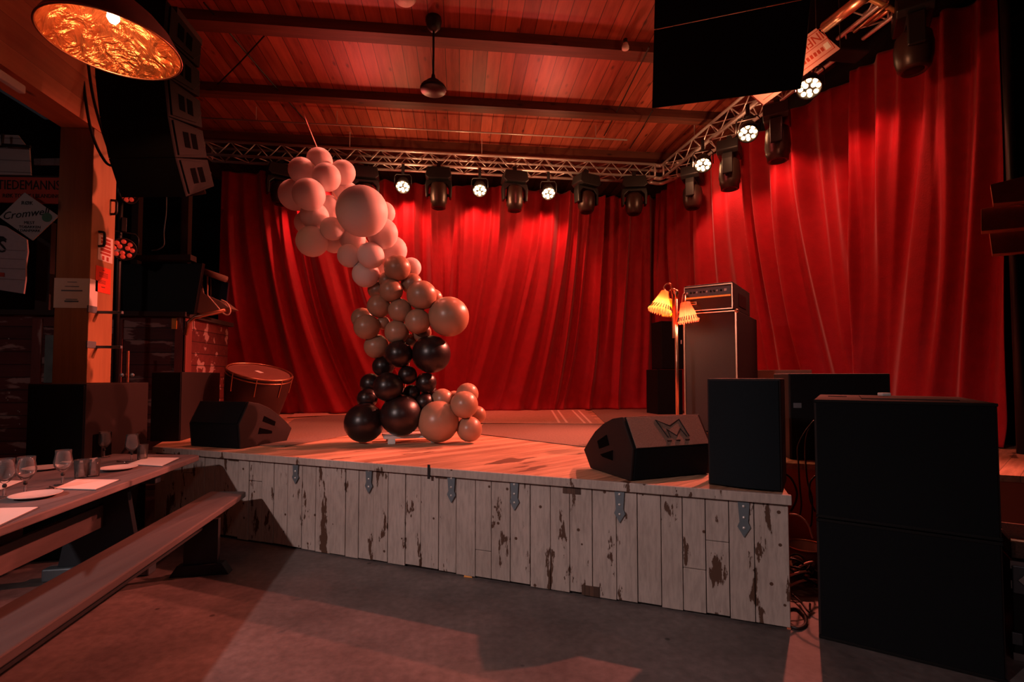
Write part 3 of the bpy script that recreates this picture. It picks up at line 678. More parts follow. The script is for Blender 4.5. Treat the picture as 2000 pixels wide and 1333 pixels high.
bm = BM(); lathe(bm, [(0, 0.145), (0.02, 0.15), (0.034, 0.175), (0.03, 0.21), (0.016, 0.235), (0.014, 0.28), (0, 0.28)], 20); obj('bulb', bm, M_bulb, t, smooth=True)
bm = BM(); cyl(bm, (0, 0, 0.40), (0, 0, CEIL-DL.z), 0.012, 8); obj('suspension', bm, M_cable, t)
point('dome_bulb_light', DL+Vector((0, 0, 0.12)), 9, (1.0, 0.36, 0.16), 0.03)

# ================================================================== WOODEN POST + NOTICES
PX0, PX1, PY0, PY1 = -3.70, -3.405, 5.0, 5.32
t = thing('wooden_post', 'square timber post with notices, brackets and handles, left side', 'post', ((PX0+PX1)/2, (PY0+PY1)/2, 0))
bm = BM(); box(bm, PX0, PX1, PY0, PY1, 0, 3.78); obj('post_body', bm, M_post, t, world=True, bevel=0.006)
for (py_, lab) in ((607, 'upper'), (675, 'lower')):
    z = atY(200, py_, 5.1).z
    bm = BM(); box(bm, PX1-0.01, PX1+0.006, PY0-0.012, PY0+0.10, z-0.03, z+0.035); box(bm, PX1, PX1+0.22, PY0+0.10, PY0+0.13, z-0.028, z-0.002); obj('bracket', bm, M_hinge, t, world=True, bevel=0.003)
for (px_, py_) in ((193, 467), (217, 405)):
    q = atX(px_, py_, PX1); bm = BM()
    tube(bm, smoothpath([(PX1, q.y, q.z+0.07), (PX1+0.045, q.y, q.z+0.06), (PX1+0.05, q.y, q.z), (PX1+0.045, q.y, q.z-0.06), (PX1, q.y, q.z-0.07)], 5), 0.012, 8); obj('handle', bm, M_black, t, world=True, smooth=True)
# white notice wrapped round the front corner
za = atY(150, 544, 5.0).z; zb = atY(150, 602, 5.0).z
n1 = thing('paper_notice', 'white paper notice wrapped round the front corner of the wooden post', 'notice', (PX0, PY0, zb))
bm = BM(); box(bm, PX0-0.005, PX1+0.002, PY0-0.003, PY0-0.001, zb, za); box(bm, PX1+0.001, PX1+0.003, PY0-0.003, PY0+0.10, zb, za); obj('sheet', bm, M_paper, n1, world=True)
Mf = frame(((PX0+PX1)/2, PY0-0.004, 0), (1, 0, 0), (0, 0, 1))
for (s_, z_, sz) in (('NOTICE', 0.86, 0.028), ('please keep this area', 0.68, 0.022), ('clear during the show', 0.56, 0.022), ('thank you', 0.3, 0.018), ('the house', 0.2, 0.026)):
    pass
def lines(par, M, rows, mat=M_ink, depth=0.0008):
    for (x_, z_, w_, h_) in rows:
        bm = BM(); box(bm, x_-w_/2, x_+w_/2, z_-h_/2, z_+h_/2, 0, depth, M); obj('print_line', bm, mat, par, world=True)
hh = za-zb
lines(n1, Mf @ Matrix.Translation((0.0, zb, 0)), [(0.0, hh*0.87, 0.08, 0.006), (0.0, hh*0.72, 0.12, 0.006), (0.0, hh*0.58, 0.18, 0.012), (0.0, hh*0.29, 0.10, 0.006), (0.0, hh*0.22, 0.12, 0.014)], M_grey)
def side_sheet(name, label, x0, y0, x1, y1, mat):
    a_ = atX(x0, y0, PX1); b_ = atX(x1, y1, PX1); t_ = thing(name, label, 'notice', (PX1, a_.y, b_.z))
    zt = a_.z; zb_ = b_.z; bm = BM(); box(bm, PX1+0.0012, PX1+0.003, a_.y, b_.y, zb_, zt); obj('sheet', bm, mat, t_, world=True)
    return t_, a_.y, b_.y, zb_, zt
t2, ya, yb, z0_, z1_ = side_sheet('paper_notice', 'bright orange-red paper notice on the side of the post', 187, 518, 215, 576, M_redpaper)
Ms = frame((PX1+0.003, (ya+yb)/2, z0_), (0, 1, 0), (0, 0, 1)); hh = z1_-z0_
lines(t2, Ms, [(0, hh*0.88, 0.03, 0.005)]+[(-0.0, hh*(0.76-0.05*k), 0.12, 0.004) for k in range(4)]+[(-0.02, hh*(0.46-0.05*k), 0.10, 0.004) for k in range(3)]+[(0, hh*0.22, 0.05, 0.006)], M_ink)
t2, ya, yb, z0_, z1_ = side_sheet('warning_sign', 'pale banded sign on the side of the post, above the orange notice', 192, 457, 219, 516, M_paper)
Ms = frame((PX1+0.003, (ya+yb)/2, z0_), (0, 1, 0), (0, 0, 1)); hh = z1_-z0_
lines(t2, Ms, [(0, hh*0.88, 0.13, 0.022), (0, hh*0.74, 0.13, 0.03), (0, hh*0.58, 0.14, 0.02), (0, hh*0.44, 0.14, 0.03), (0, hh*0.30, 0.14, 0.02), (-0.03, hh*0.12, 0.03, 0.04), (0.03, hh*0.12, 0.03, 0.04)], M_signred)
for k, (pts_, lab) in enumerate(((((158, 60), (162, 150), (178, 255), (205, 315), (228, 326)), 'black cable hanging down the timber in front of the post, left one'), (((165, 60), (182, 190), (215, 300), (226, 325)), 'black cable hanging between the post and the left speaker array, right one'))):
    bm = BM(); tube(bm, smoothpath([atY(x_, y_, 4.85) for x_, y_ in pts_], 8), 0.012, 6); tag(obj('hanging_cable', bm, M_cable, smooth=True), lab, 'cable')

# ================================================================== SPEAKER CABINETS
def cabinet(name, label, cat, loc, rz, w_, d_, h_, side=M_cab, grille=True, gm=M_grille, group=None, curved=0.0, inset=0.012, handles=False):
    """local frame: front faces -Y, origin at the front left bottom corner"""
    t_ = thing(name, label, cat, loc, rz, group)
    bm = BM(); box(bm, 0, w_, 0.0, d_, 0, h_); obj('enclosure', bm, side, t_, bevel=0.008)
    if grille:
        bm = BM(); n = 12 if curved else 1
        pts_ = [(inset, -0.001, inset)] + [(inset+(w_-2*inset)*k/n, -0.012-curved*(1-(2*k/n-1)**2), inset) for k in range(n+1)] + [(w_-inset, -0.001, inset)]
        prism(bm, pts_, (0, 0, h_-2*inset)); obj('grille', bm, gm, t_)
    if handles:
        for sx in (-0.001, w_-0.011):
            bm = BM(); box(bm, sx, sx+0.012, d_*0.35, d_*0.65, h_*0.48, h_*0.62); obj('handle', bm, M_screen, t_, bevel=0.003)
    return t_
# right sub stack
sa = atz(1599.5, 1245.6, 0); sb = atz(1968, 1336, 0); dv = sb-sa; sw = dv.length; srz = math.atan2(dv.y, dv.x); sh = 0.655
for k, lab in enumerate(('large black subwoofer on the floor at the right, bottom of the stack', 'large black subwoofer at the right, top of the stack')):
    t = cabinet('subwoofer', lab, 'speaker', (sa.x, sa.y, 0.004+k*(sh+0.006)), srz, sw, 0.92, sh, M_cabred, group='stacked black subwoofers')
    bm = BM(); box(bm, 0.0, sw, -0.016, 0.0, sh-0.016, sh); obj('front_rail', bm, M_cab, t, bevel=0.003); bm = BM(); box(bm, 0.0, sw, -0.016, 0.0, 0.0, 0.016); obj('front_rail', bm, M_cab, t, bevel=0.003)
    if k == 1:
        bm = BM(); box(bm, sw*0.30, sw*0.86, 0.2, 0.75, sh-0.002, sh+0.006); obj('top_recess_panel', bm, M_cabred, t, bevel=0.003)
        bm = BM(); box(bm, 0.06, 0.16, 0.5, 0.62, sh-0.002, sh+0.004); obj('top_plate', bm, M_cab, t)
M_ = Matrix.Translation((sa.x, sa.y, 0)) @ Matrix.Rotation(srz, 4, 'Z')
q = M_ @ Vector((sw*0.47, 0.62, 2*sh+0.017)); bm = BM(); box(bm, -0.03, 0.03, -0.02, 0.02, 0, 0.02, Matrix.Translation(q))
tag(obj('tape_roll', bm, M_white, bevel=0.004), 'small pale box lying on top of the right subwoofer stack', 'box')

# speaker at the stage corner
a_ = atz(1381, 949, S); b_ = atz(1527, 965, S); dv = b_-a_
zt = 0
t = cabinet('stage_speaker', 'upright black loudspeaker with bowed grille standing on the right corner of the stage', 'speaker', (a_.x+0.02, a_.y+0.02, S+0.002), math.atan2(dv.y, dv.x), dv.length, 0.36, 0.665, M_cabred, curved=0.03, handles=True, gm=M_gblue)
# M emblem pressed into the grille
# speaker behind it on the rear stage
a_ = atz(1546, 899, S); t = cabinet('stage_speaker', 'black loudspeaker on the rear stage, directly behind the subwoofer stack', 'speaker', (a_.x, a_.y+0.02, S+0.003), R(-18), 0.74, 0.40, 0.70, M_cabred)
bm = BM(); box(bm, 0.03, 0.09, -0.015, -0.012, 0.42, 0.46); obj('badge', bm, M_grey, t)
a_ = atz(1482, 849, S); cabinet('equipment_case', 'reddish-grey box cabinet between the bass amplifier and the rear loudspeaker', 'case', (a_.x+0.06, a_.y+0.16, S+0.002), R(-22), 0.62, 0.5, 0.755, M_carpet, grille=False)

# two dark cabinets behind on the left
a_ = atz(1284, 802, S); b_ = atz(1313, 806, S)
t = cabinet('rear_cabinet', 'low dark speaker cabinet near the curtain corner, lower of two behind the lamp stand', 'speaker cabinet', (3.50, 8.5, S+0.002), R(4), 0.48, 0.45, 0.80, M_cab)
t = cabinet('rear_cabinet', 'dark speaker cabinet stacked on the low one behind the lamp stand', 'speaker cabinet', (3.60, 8.54, S+0.81), R(4), 0.42, 0.40, 0.86, M_cab)
bm = BM(); box(bm, 0.36, 0.38, -0.02, -0.012, 0.45, 0.52); obj('badge', bm, M_white, t)

# ================================================================== FLOOR MONITORS (wedges)
def wedge(label, side_px, front_l, front_r, rev, crease_i, logo=False):
    """side_px: outline of the visible end cheek; front_l/front_r: the two front bottom corners on the deck"""
    A = atz(*side_px[0], S+0.004); B = atz(*side_px[1], S+0.004)            # back bottom, front bottom of the cheek
    n = (B-A).cross(Vector((0, 0, 1))).normalized()
    P = [A, B]+[atp(x_, y_, A, n) for x_, y_ in side_px[2:]]
    wv = n if not rev else -n
    W = rev if False else 0.62
    return A, B, P, n
def build_wedge(name, label, side_px, width, sign, vent_px, baffle_ix, logo, mat_cheek, mat_baf):
    A, B, P, n = wedge(label, side_px, None, None, False, 0)
    wv = n*sign*width
    t_ = thing(name, label, 'speaker', (A.x, A.y, S+0.004))
    bm = BM(); prism(bm, [p_+wv*0.03 for p_ in P], wv*0.94); obj('enclosure', bm, M_cab, t_, world=True, bevel=0.006)
    for f0 in (0.0, 0.97):
        bm = BM(); prism(bm, [p_+wv*f0 for p_ in P], wv*0.03); ck = obj('end_cheek', bm, mat_cheek, t_, world=True, bevel=0.005)
        if f0 == 0.0:
            for quad in vent_px:
                bm = BM(); prism(bm, [atp(x_, y_, A, n)-wv*0.006 for x_, y_ in quad], wv*0.02); obj('handle_slot', bm, M_void, ck, world=True)
    i, j = baffle_ix                      # crease and top edge of the front baffle
    c0, c1 = P[i], P[j]; nb = (c1-c0).cross(wv).normalized()
    if nb.dot(Vector((0, -1, 0))) < 0: nb = -nb
    bm = BM(); q = [c0.lerp(c1, 0.02)+wv*0.04, c0.lerp(c1, 0.96)+wv*0.04, c0.lerp(c1, 0.96)+wv*0.96, c0.lerp(c1, 0.02)+wv*0.96]
    prism(bm, [v_+nb*0.002 for v_ in q], nb*0.008); bf = obj('front_grille', bm, mat_baf, t_, world=True, bevel=0.003)
    f0, f1 = P[1], P[i]; nf = (f1-f0).cross(wv).normalized()
    if nf.dot(Vector((0, -1, 0))) < 0: nf = -nf
    bm = BM(); q = [f0.lerp(f1, 0.03)+wv*0.04, f0.lerp(f1, 0.97)+wv*0.04, f0.lerp(f1, 0.97)+wv*0.96, f0.lerp(f1, 0.03)+wv*0.96]
    prism(bm, [v_+nf*0.001 for v_ in q], nf*0.004); obj('lower_panel', bm, M_grille, t_, world=True)
    if logo:
        Lg = frame(c0+wv*0.04+nb*0.0105, wv, c1-c0); Wl = width; Hl = (c1-c0).length
        def pline(pts_, r_):
            bm = BM(); tube(bm, [Lg @ Vector((x_*Wl, y_*Hl, 0)) for x_, y_ in pts_], r_, 6); obj('emblem', bm, M_ink, bf, world=True)
        pline([(0.42, 0.28), (0.34, 0.84), (0.49, 0.64), (0.64, 0.84), (0.69, 0.28)], 0.005)
        pline([(0.45, 0.28), (0.435, 0.54), (0.535, 0.32), (0.61, 0.54), (0.66, 0.28)], 0.005)
        for xx in (0.42, 0.53, 0.65): pline([(xx-0.025, 0.18), (xx+0.025, 0.18)], 0.006)
    return t_
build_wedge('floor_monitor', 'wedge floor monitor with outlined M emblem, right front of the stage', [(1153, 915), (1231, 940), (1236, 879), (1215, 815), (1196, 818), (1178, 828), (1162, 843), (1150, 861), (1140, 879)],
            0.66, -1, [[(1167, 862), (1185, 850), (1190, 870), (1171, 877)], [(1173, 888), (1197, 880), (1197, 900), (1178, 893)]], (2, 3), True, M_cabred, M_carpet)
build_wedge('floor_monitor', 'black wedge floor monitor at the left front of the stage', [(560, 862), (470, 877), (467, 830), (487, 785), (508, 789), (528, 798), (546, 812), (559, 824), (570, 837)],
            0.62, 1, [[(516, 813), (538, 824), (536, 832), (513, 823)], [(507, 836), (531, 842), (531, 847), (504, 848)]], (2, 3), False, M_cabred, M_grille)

# left loudspeakers
def corner_box(name, label, pc, pl, pr, Y, th, z0, zt, mat, **kw):
    """vertical corner nearest the camera at pixel column pc, depth Y; left face runs at angle th from the corner"""
    C0 = atY(pc, 735, Y); C0.z = 0
    def hit(px, dirv):
        r = ray(px, 735); A_ = np.array([[r.x, -dirv[0]], [r.y, -dirv[1]]]); k = np.linalg.solve(A_, np.array([C0.x, C0.y])); return k[1]
    dl = (math.cos(th), math.sin(th)); w_ = hit(pl, dl)
    dr = (math.sin(th), -math.cos(th)); d_ = hit(pr, dr)
    # front face = left face: from left corner to C0
    Lc = C0 + Vector((dl[0], dl[1], 0))*w_
    rz_ = math.atan2(-dl[1], -dl[0])
    return cabinet(name, label, 'speaker', (Lc.x, Lc.y, z0), rz_, w_, abs(d_), zt-z0, mat, **kw)
# bass rig
gcl = plain('brown_grille_cloth', (66, 48, 46), 0.85, var=0.3, scale=300, bump=0.4, bscale=500)
t = corner_box('bass_cabinet', 'tall black bass speaker cabinet with pale corner trim, under the amplifier head', 1441, 1337, 1480, 4.85, R(180-42), S+0.085, S+0.085+1.28, M_cab, gm=gcl, inset=0.02)
BW = max(v.co.x for v in kids(t)[0].data.vertices); BD = max(v.co.y for v in kids(t)[0].data.vertices)
for (x0_, x1_, z0_, z1_) in ((0, 0.014, 0, 1.28), (BW-0.014, BW, 0, 1.28), (0, BW, 1.266, 1.28)):
    bm = BM(); box(bm, x0_-0.002, x1_+0.002, -0.018, -0.008, z0_, z1_); obj('trim', bm, M_copper, t, bevel=0.002)
for x_ in (0.07, BW-0.07):
    for y_ in (0.06, BD-0.06):
        bm = BM(); cyl(bm, (x_-0.012, y_, -0.045), (x_+0.012, y_, -0.045), 0.036, 16); box(bm, x_-0.018, x_+0.018, y_-0.018, y_+0.018, -0.04, 0.0); obj('caster', bm, M_black, t)
for x_ in (0.0, BW):
    bm = BM(); lathe(bm, [(0, 0.022), (0.016, 0.016), (0.024, 0.0), (0.016, -0.016), (0, -0.022)], 12, Matrix.Translation((x_, -0.005, 1.27))); obj('corner_guard', bm, M_copper, t, smooth=True)
zt = S+0.085+1.28
t = corner_box('amplifier_head', 'black bass amplifier head with knobs and a lit strip, on the tall cabinet', 1434, 1339, 1467, 4.86, R(180-42), zt+0.014, zt+0.014+0.285, M_cab, gm=plain('amp_grille_cloth', (70, 50, 46), 0.85, var=0.3, scale=300), inset=0.014)
BW = max(v.co.x for v in kids(t)[0].data.vertices); BD = max(v.co.y for v in kids(t)[0].data.vertices)
t.scale = (BW/0.63, 1, 1.0)
for c_ in kids(t): c_.data.transform(Matrix.Diagonal((0.63/BW, 1, 1, 1)))
bm = BM(); box(bm, 0.02, 0.61, -0.020, -0.010, 0.155, 0.245); obj('control_panel', bm, plain('control_panel', (90, 66, 60), 0.4, 0.4), t, bevel=0.002)
bm = BM(); box(bm, 0.02, 0.61, -0.022, -0.012, 0.135, 0.152); obj('lit_strip', bm, plain('amp_glow', (220, 110, 40), 0.4, emis=(255, 120, 30), es=0.5), t)
for k in range(11):
    x_ = 0.05+k*0.044
    bm = BM(); cyl(bm, (x_, -0.02, 0.20), (x_, -0.038, 0.20), 0.011, 12); obj('knob', bm, M_black if k % 3 else M_white, t, smooth=True)
bm = BM(); box(bm, 0.53, 0.565, -0.026, -0.018, 0.19, 0.215); obj('power_switch', bm, M_white, t, bevel=0.002)
bm = BM(); box(bm, 0.03, 0.17, -0.018, -0.008, 0.07, 0.105); obj('name_plate', bm, M_gold, t, bevel=0.002)
bm = BM(); box(bm, 0.045, 0.155, -0.020, -0.017, 0.082, 0.094); obj('plate_lettering', bm, M_ink, t)
for (x0_, x1_, z0_, z1_) in ((0, 0.012, 0, 0.27), (0.618, 0.63, 0, 0.27), (0, 0.63, 0.258, 0.27), (0, 0.63, 0, 0.012)):
    bm = BM(); box(bm, x0_-0.001, x1_+0.001, -0.016, -0.006, z0_, z1_); obj('trim', bm, M_copper, t)
bm = BM(); box(bm, 0.629, 0.633, BD*0.3, BD*0.75, 0.06, 0.2); obj('side_vent', bm, M_screen, t, bevel=0.003)
for (x_, y_) in ((0.05, 0.05), (0.58, 0.05), (0.05, 0.31), (0.58, 0.31)):
    bm = BM(); cyl(bm, (x_, y_, -0.014), (x_, y_, 0.0), 0.018, 10); obj('foot', bm, M_black, t)
t = corner_box('floor_speaker', 'big black subwoofer on the floor behind the dining table', 170, 55, 291, 4.35, R(183), 0.004, atY(170, 750, 4.35).z, M_cabred)
M_ = t.matrix_basis
dd = t.dimensions
t2 = corner_box('stage_speaker', 'tall black loudspeaker standing at the left end of the stage', 356, 296, 430, 5.62, R(186), S+0.003, atY(356, 727, 5.62).z, M_cabred, gm=M_gblue)
for t_, fy, fz, s_ in ((t, 0.30, 0.62, 0.13),):
    g_ = [c_ for c_ in kids(t_) if c_.name.startswith('enclosure')][0]; xs = [v.co.x for v in g_.data.vertices]; ys = [v.co.y for v in g_.data.vertices]; zs = [v.co.z for v in g_.data.vertices]
    X1, Y1, Z1 = max(xs), max(ys), max(zs)
    bm = BM(); box(bm, X1-0.01, X1+0.004, Y1*0.10, Y1*0.38, Z1*0.54, Z1*0.70); obj('handle_recess', bm, M_void, t_, bevel=0.02)
    bm = BM(); box(bm, X1-0.01, X1+0.006, Y1*0.22, Y1*0.26, Z1*0.54, Z1*0.70); obj('grip', bm, M_cab, t_, bevel=0.004)

# ================================================================== LEFT HANGING ARRAY
ar = thing('line_array', 'curved black line array hanging in front of the wooden post', 'speaker', (-2.65, 4.35, 4.2))
# chain of boxes bending forward at the bottom; each is a trapezoid cheek pair with a grille
pos = Vector((-2.84, 4.18, 4.42)); hb = 0.305
for k in range(5):
    tilt = R([-4, 3, 10, 18, 27][k]); zt_ = pos.z; 
    Mb = Matrix.Translation(pos) @ Matrix.Rotation(R(-8), 4, 'Z') @ Matrix.Rotation(tilt, 4, 'X')
    wv_ = 0.55
    bm = BM(); prism(bm, [Mb @ Vector(v_) for v_ in ((0, 0, 0), (0, 0.42, -0.04), (0, 0.42, -hb+0.04), (0, 0, -hb+0.001))], (Mb.to_3x3() @ Vector((wv_, 0, 0)))); en = obj('array_box', bm, M_cab, ar, world=True, bevel=0.006)
    bm = BM(); box(bm, 0.0, wv_, -0.014, 0.0, -hb+0.002, -0.0, Mb); obj('box_grille', bm, M_grille, en, world=True)
    bm = BM(); prism(bm, [Mb @ Vector(v_) for v_ in ((wv_, 0.03, -0.02), (wv_, 0.33, -0.055), (wv_, 0.41, -0.15), (wv_, 0.33, -hb+0.055), (wv_, 0.03, -hb+0.02))], Mb.to_3x3() @ Vector((0.012, 0, 0))); obj('side_plate', bm, M_cab, en, world=True, bevel=0.003)
    for yy in (0.12, 0.22):
        bm = BM(); box(bm, wv_+0.010, wv_+0.015, yy, yy+0.07, -hb*0.70, -hb*0.30, Mb); obj('side_slot', bm, M_void, en, world=True, bevel=0.01)
    pos = Mb @ Vector((0, 0, -hb))
bm = BM(); box(bm, -2.83, -2.30, 4.25, 4.65, 4.42, 4.48); cyl(bm, (-2.65, 4.45, 4.5), (-2.65, 4.45, CEIL), 0.02, 8); obj('fly_frame', bm, M_black, ar, world=True)

# ================================================================== RIGHT HANGING ARRAY
pl = atY(1274.5, 213, 3.45); 
hp = thing('line_array', 'two big black speaker boxes hanging from the ceiling, top right of centre', 'speaker', (pl.x, pl.y, pl.z))
rz = R(-34); wv_ = 0.78
# solve width so that the right edge reaches its column
r_ = ray(1564, 175); dA = (math.cos(rz), math.sin(rz)); A_ = np.array([[r_.x, -dA[0]], [r_.y, -dA[1]]]); kk = np.linalg.solve(A_, np.array([pl.x, pl.y])); wv_ = kk[1]
zr = EYE + r_.z*kk[0]; roll = math.atan2(zr-pl.z, wv_)
Mh = Matrix.Translation(pl) @ Matrix.Rotation(rz, 4, 'Z') @ Matrix.Rotation(-roll, 4, 'Y') @ Matrix.Rotation(R(20), 4, 'X')
hbx = 0.50
for k in range(2):
    Mb = Mh @ Matrix.Translation((0, 0, k*hbx))
    bm = BM(); prism(bm, [Mb @ Vector(v_) for v_ in ((0, 0, 0.002), (0, 0.5, 0.14), (0, 0.5, hbx-0.06), (0, 0, hbx-0.002))], Mb.to_3x3() @ Vector((wv_/math.cos(roll), 0, 0)))
    en = obj('array_box', bm, M_cab, hp, world=True, bevel=0.006)
    bm = BM(); box(bm, 0.0, wv_, -0.014, 0, 0.004, hbx-0.004, Mb); obj('box_grille', bm, M_grille, en, world=True)
bm = BM(); p_ = Mh @ Vector((wv_/2, 0.3, 0.9)); cyl(bm, p_, (p_.x, p_.y, CEIL-0.004), 0.03, 8); obj('hoist_chain', bm, M_steel, hp, world=True)
# board with lettering behind it
q0 = atd(1594, 55, 4.95); q1 = atd(1641, 95, 4.95); q2 = atd(1558, 156, 4.95); q3 = q0+(q2-q1)
sg = thing('printed_board', 'pink-lit board printed with large letters, behind the hanging black speaker', 'sign', q1)
nrm = (q2-q1).cross(q0-q1).normalized(); 
if nrm.dot(EYEV-q1) < 0: nrm = -nrm
bm = BM(); ext = (q2-q1)*0.8; prism(bm, [q0, q1, q2+ext, q3+ext], -nrm*0.02); obj('board', bm, plain('board_print_face', (214, 150, 140), 0.7), sg, world=True)
ex = (q1-q2).normalized(); ey = (q0-q1).normalized(); Hh = (q0-q1).length; Ll = (q1-q2).length
Mb = frame(q1+nrm*0.002, ex, ey)
bm = BM()
for (x0_, x1_, y0_, y1_) in ((-Ll*1.75, -0.06*Hh*2, 0.12*Hh, 0.14*Hh), (-Ll*1.75, -0.06*Hh*2, 0.88*Hh, 0.90*Hh), (-0.14*Hh, -0.12*Hh, 0.12*Hh, 0.9*Hh), (-Ll*1.75, -0.12*Hh, 0.50*Hh, 0.52*Hh)): box(bm, x0_, x1_, y0_, y1_, 0, 0.001, Mb)
obj('printed_frame', bm, M_signred, sg, world=True)
for q_ in (q0, q1):
    bm = BM(); cyl(bm, q_, (q_.x, q_.y, CEIL-0.003), 0.005, 6); obj('hanging_wire', bm, M_cable, sg, world=True)
text('lettering', 'INFI', Hh*0.40, M_signred, Mb @ Matrix.Translation((-0.18*Hh, 0.84*Hh, 0)) @ Matrix.Rotation(PI, 4, 'Z'), sg, 0.001, align='LEFT')
bm = BM(); box(bm, -0.38*Hh, -0.20*Hh, 0.22*Hh, 0.42*Hh, 0, 0.001, Mb); obj('printed_square', bm, M_paper, sg, world=True)
for k in range(8):
    bm = BM(); box(bm, -(0.52+k*0.14)*Hh, -(0.43+k*0.14)*Hh, 0.25*Hh, 0.38*Hh, 0, 0.001, Mb); obj('print_mark', bm, M_signred, sg, world=True)
# dark drape over the truss clutter and extra tubes
bm = BM(); 
pts_ = [atd(x_, y_, 5.6) for x_, y_ in ((1572, -6), (1770, -6), (1740, 60), (1700, 100), (1640, 95), (1600, 60), (1572, 70))]
prism(bm, pts_, _fw*0.25); tag(obj('cable_tray', bm, M_tarp, bevel=0.02), 'dark grey cloth-covered bundle in the right truss, next to the printed board', 'bundle')
bm = BM(); cyl(bm, atd(1612, 52, 5.1), atd(1690, -8, 4.5), 0.055, 16); tag(obj('hanging_tube', bm, M_copper, smooth=True), 'short thick tube catching orange light at the top of the right truss', 'tube')
bm = BM(); cyl(bm, atd(1668, 62, 5.3), atd(1735, 8, 4.9), 0.018, 10); tag(obj('hanging_tube', bm, M_copper, smooth=True), 'thin bright tube beside the dark bundle in the right truss', 'tube')
bm = BM(); cyl(bm, atd(1694, 48, 5.3), atd(1736, 20, 5.0), 0.022, 10); tag(obj('hanging_tube', bm, M_copper, smooth=True), 'short round bar under the thin bright tube in the right truss', 'tube')
bm = BM(); cyl(bm, atd(1690, -6, 5.0), atd(1765, 28, 5.0), 0.025, 10); cyl(bm, atd(1765, 28, 5.0), atd(1820, -6, 5.0), 0.02, 10)
tag(obj('truss_brace', bm, M_gold, smooth=True), 'V-shaped brace of pale tubes at the top edge above the right curtain', 'brace')
bm = BM(); pts_ = [(5.25, 4.3, 6.2), (4.95, 9.0, 6.2), (4.95, 9.0, 5.38), (5.2, 4.3, 5.33)]; prism(bm, [Vector(v_) for v_ in pts_], (0.1, 0, 0)); obj('wall_upper_right', bm, M_blackwall)['kind'] = 'structure'

# ================================================================== LAMP STAND WITH THREE SHADES
lp = atY(1323, 800, 4.85); lx, ly = lp.x, lp.y
t = thing('floor_lamp', 'slim brass floor lamp with three pleated glass shades, all lit', 'lamp', (lx, ly, S))
zt = atY(1322, 575, 4.85).z
bm = BM(); lathe(bm, [(0, 0), (0.13, 0), (0.13, 0.015), (0.05, 0.03), (0.018, 0.06), (0, 0.06)], 28, Matrix.Translation((0, 0, 0.002))); obj('base', bm, M_copper, t, smooth=True)
bm = BM(); cyl(bm, (0, 0, 0.04), (0, 0, zt-S), 0.017, 14); obj('pole', bm, M_copper, t, smooth=True)
bm = BM(); lathe(bm, [(0, 0.07), (0.022, 0.06), (0.03, 0.03), (0.018, 0.0), (0.02, -0.03), (0, -0.035)], 16, Matrix.Translation((0, 0, zt-S-0.02))); obj('finial', bm, M_copper, t, smooth=True)
bm = BM(); box(bm, -0.012, 0.012, -0.012, 0.012, zt-S-0.45, zt-S, Matrix.Translation((-0.028, 0, 0))); obj('arm_rail', bm, M_copper, t, bevel=0.003)
def shade(px_top, py_top, px_bot, py_bot, Y, r0, r1, mat, n=26):
    a3 = atY(px_top, py_top, Y); b3 = atY(px_bot, py_bot, Y); ax = (b3-a3); Lh = ax.length; ax.normalize()
    Mx = frame(a3, ax.orthogonal(), ax.cross(ax.orthogonal())) 
    # axis along local Z = x cross y
    if (Mx.to_3x3() @ Vector((0, 0, 1))).dot(ax) < 0: Mx = Mx @ Matrix.Rotation(PI, 4, 'X')
    bm = BM(); rings = []
    N = n*4; rows = [(0.0, r0*0.55), (0.03, r0), (0.25, r0+(r1-r0)*0.2), (0.6, r0+(r1-r0)*0.62), (0.85, r1*0.98), (1.0, r1)]
    for i, (u_, rr_) in enumerate(rows):
        rg_ = []
        for k in range(N):
            pl_ = 1+0.06*min(1, u_*3)*math.cos(2*PI*k*n/N*1.0)
            zz = u_*Lh
            if i == len(rows)-1: zz -= 0.014*(1+math.cos(2*PI*k*n/N))
            rg_.append(bm.verts.new(Mx @ Vector((rr_*pl_*math.cos(2*PI*k/N), rr_*pl_*math.sin(2*PI*k/N), zz))))
        rings.append(rg_)
    for a4, b4 in zip(rings[:-1], rings[1:]):
        for k in range(N): bm.faces.new([a4[k], a4[(k+1) % N], b4[(k+1) % N], b4[k]])
    sh_ = obj('lamp_shade', bm, mat, t, world=True, smooth=True)
    # dark slits of the openwork band near the lower edge
    bm = BM()
    for k in range(n):
        th_ = 2*PI*k/n; 
        for (u0, u1, dth) in ((0.66, 0.84, 0.10),):
            ra = (r0+(r1-r0)*0.70)*1.10; rb = r1*1.10
            p_ = Mx @ Vector((ra*math.cos(th_), ra*math.sin(th_), u0*Lh)); q_ = Mx @ Vector((rb*math.cos(th_+dth), rb*math.sin(th_+dth), u1*Lh))
            tube(bm, [p_, q_], 0.0048, 4)
    obj('openwork_band', bm, M_ink, sh_, world=True)
    c3 = Mx @ Vector((0, 0, Lh*0.62)); bm = BM(); lathe(bm, [(0, -0.03), (0.02, -0.022), (0.028, 0), (0.02, 0.022), (0, 0.03)], 14, Matrix.Translation(c3)); obj('bulb', bm, M_bulb, sh_, world=True, smooth=True)
    point('shade_light', Mx @ Vector((0, 0, Lh*0.72)), 8.0, (1.0, 0.62, 0.38), 0.03)
    return a3
sA = shade(1299, 568, 1287, 612, 4.80, 0.035, 0.112, M_shadeA)
sB = shade(1307, 584, 1306, 619, 5.02, 0.035, 0.07, M_shadeB, 20)
sC = shade(1338, 590, 1346, 632, 4.75, 0.045, 0.098, M_shadeC)
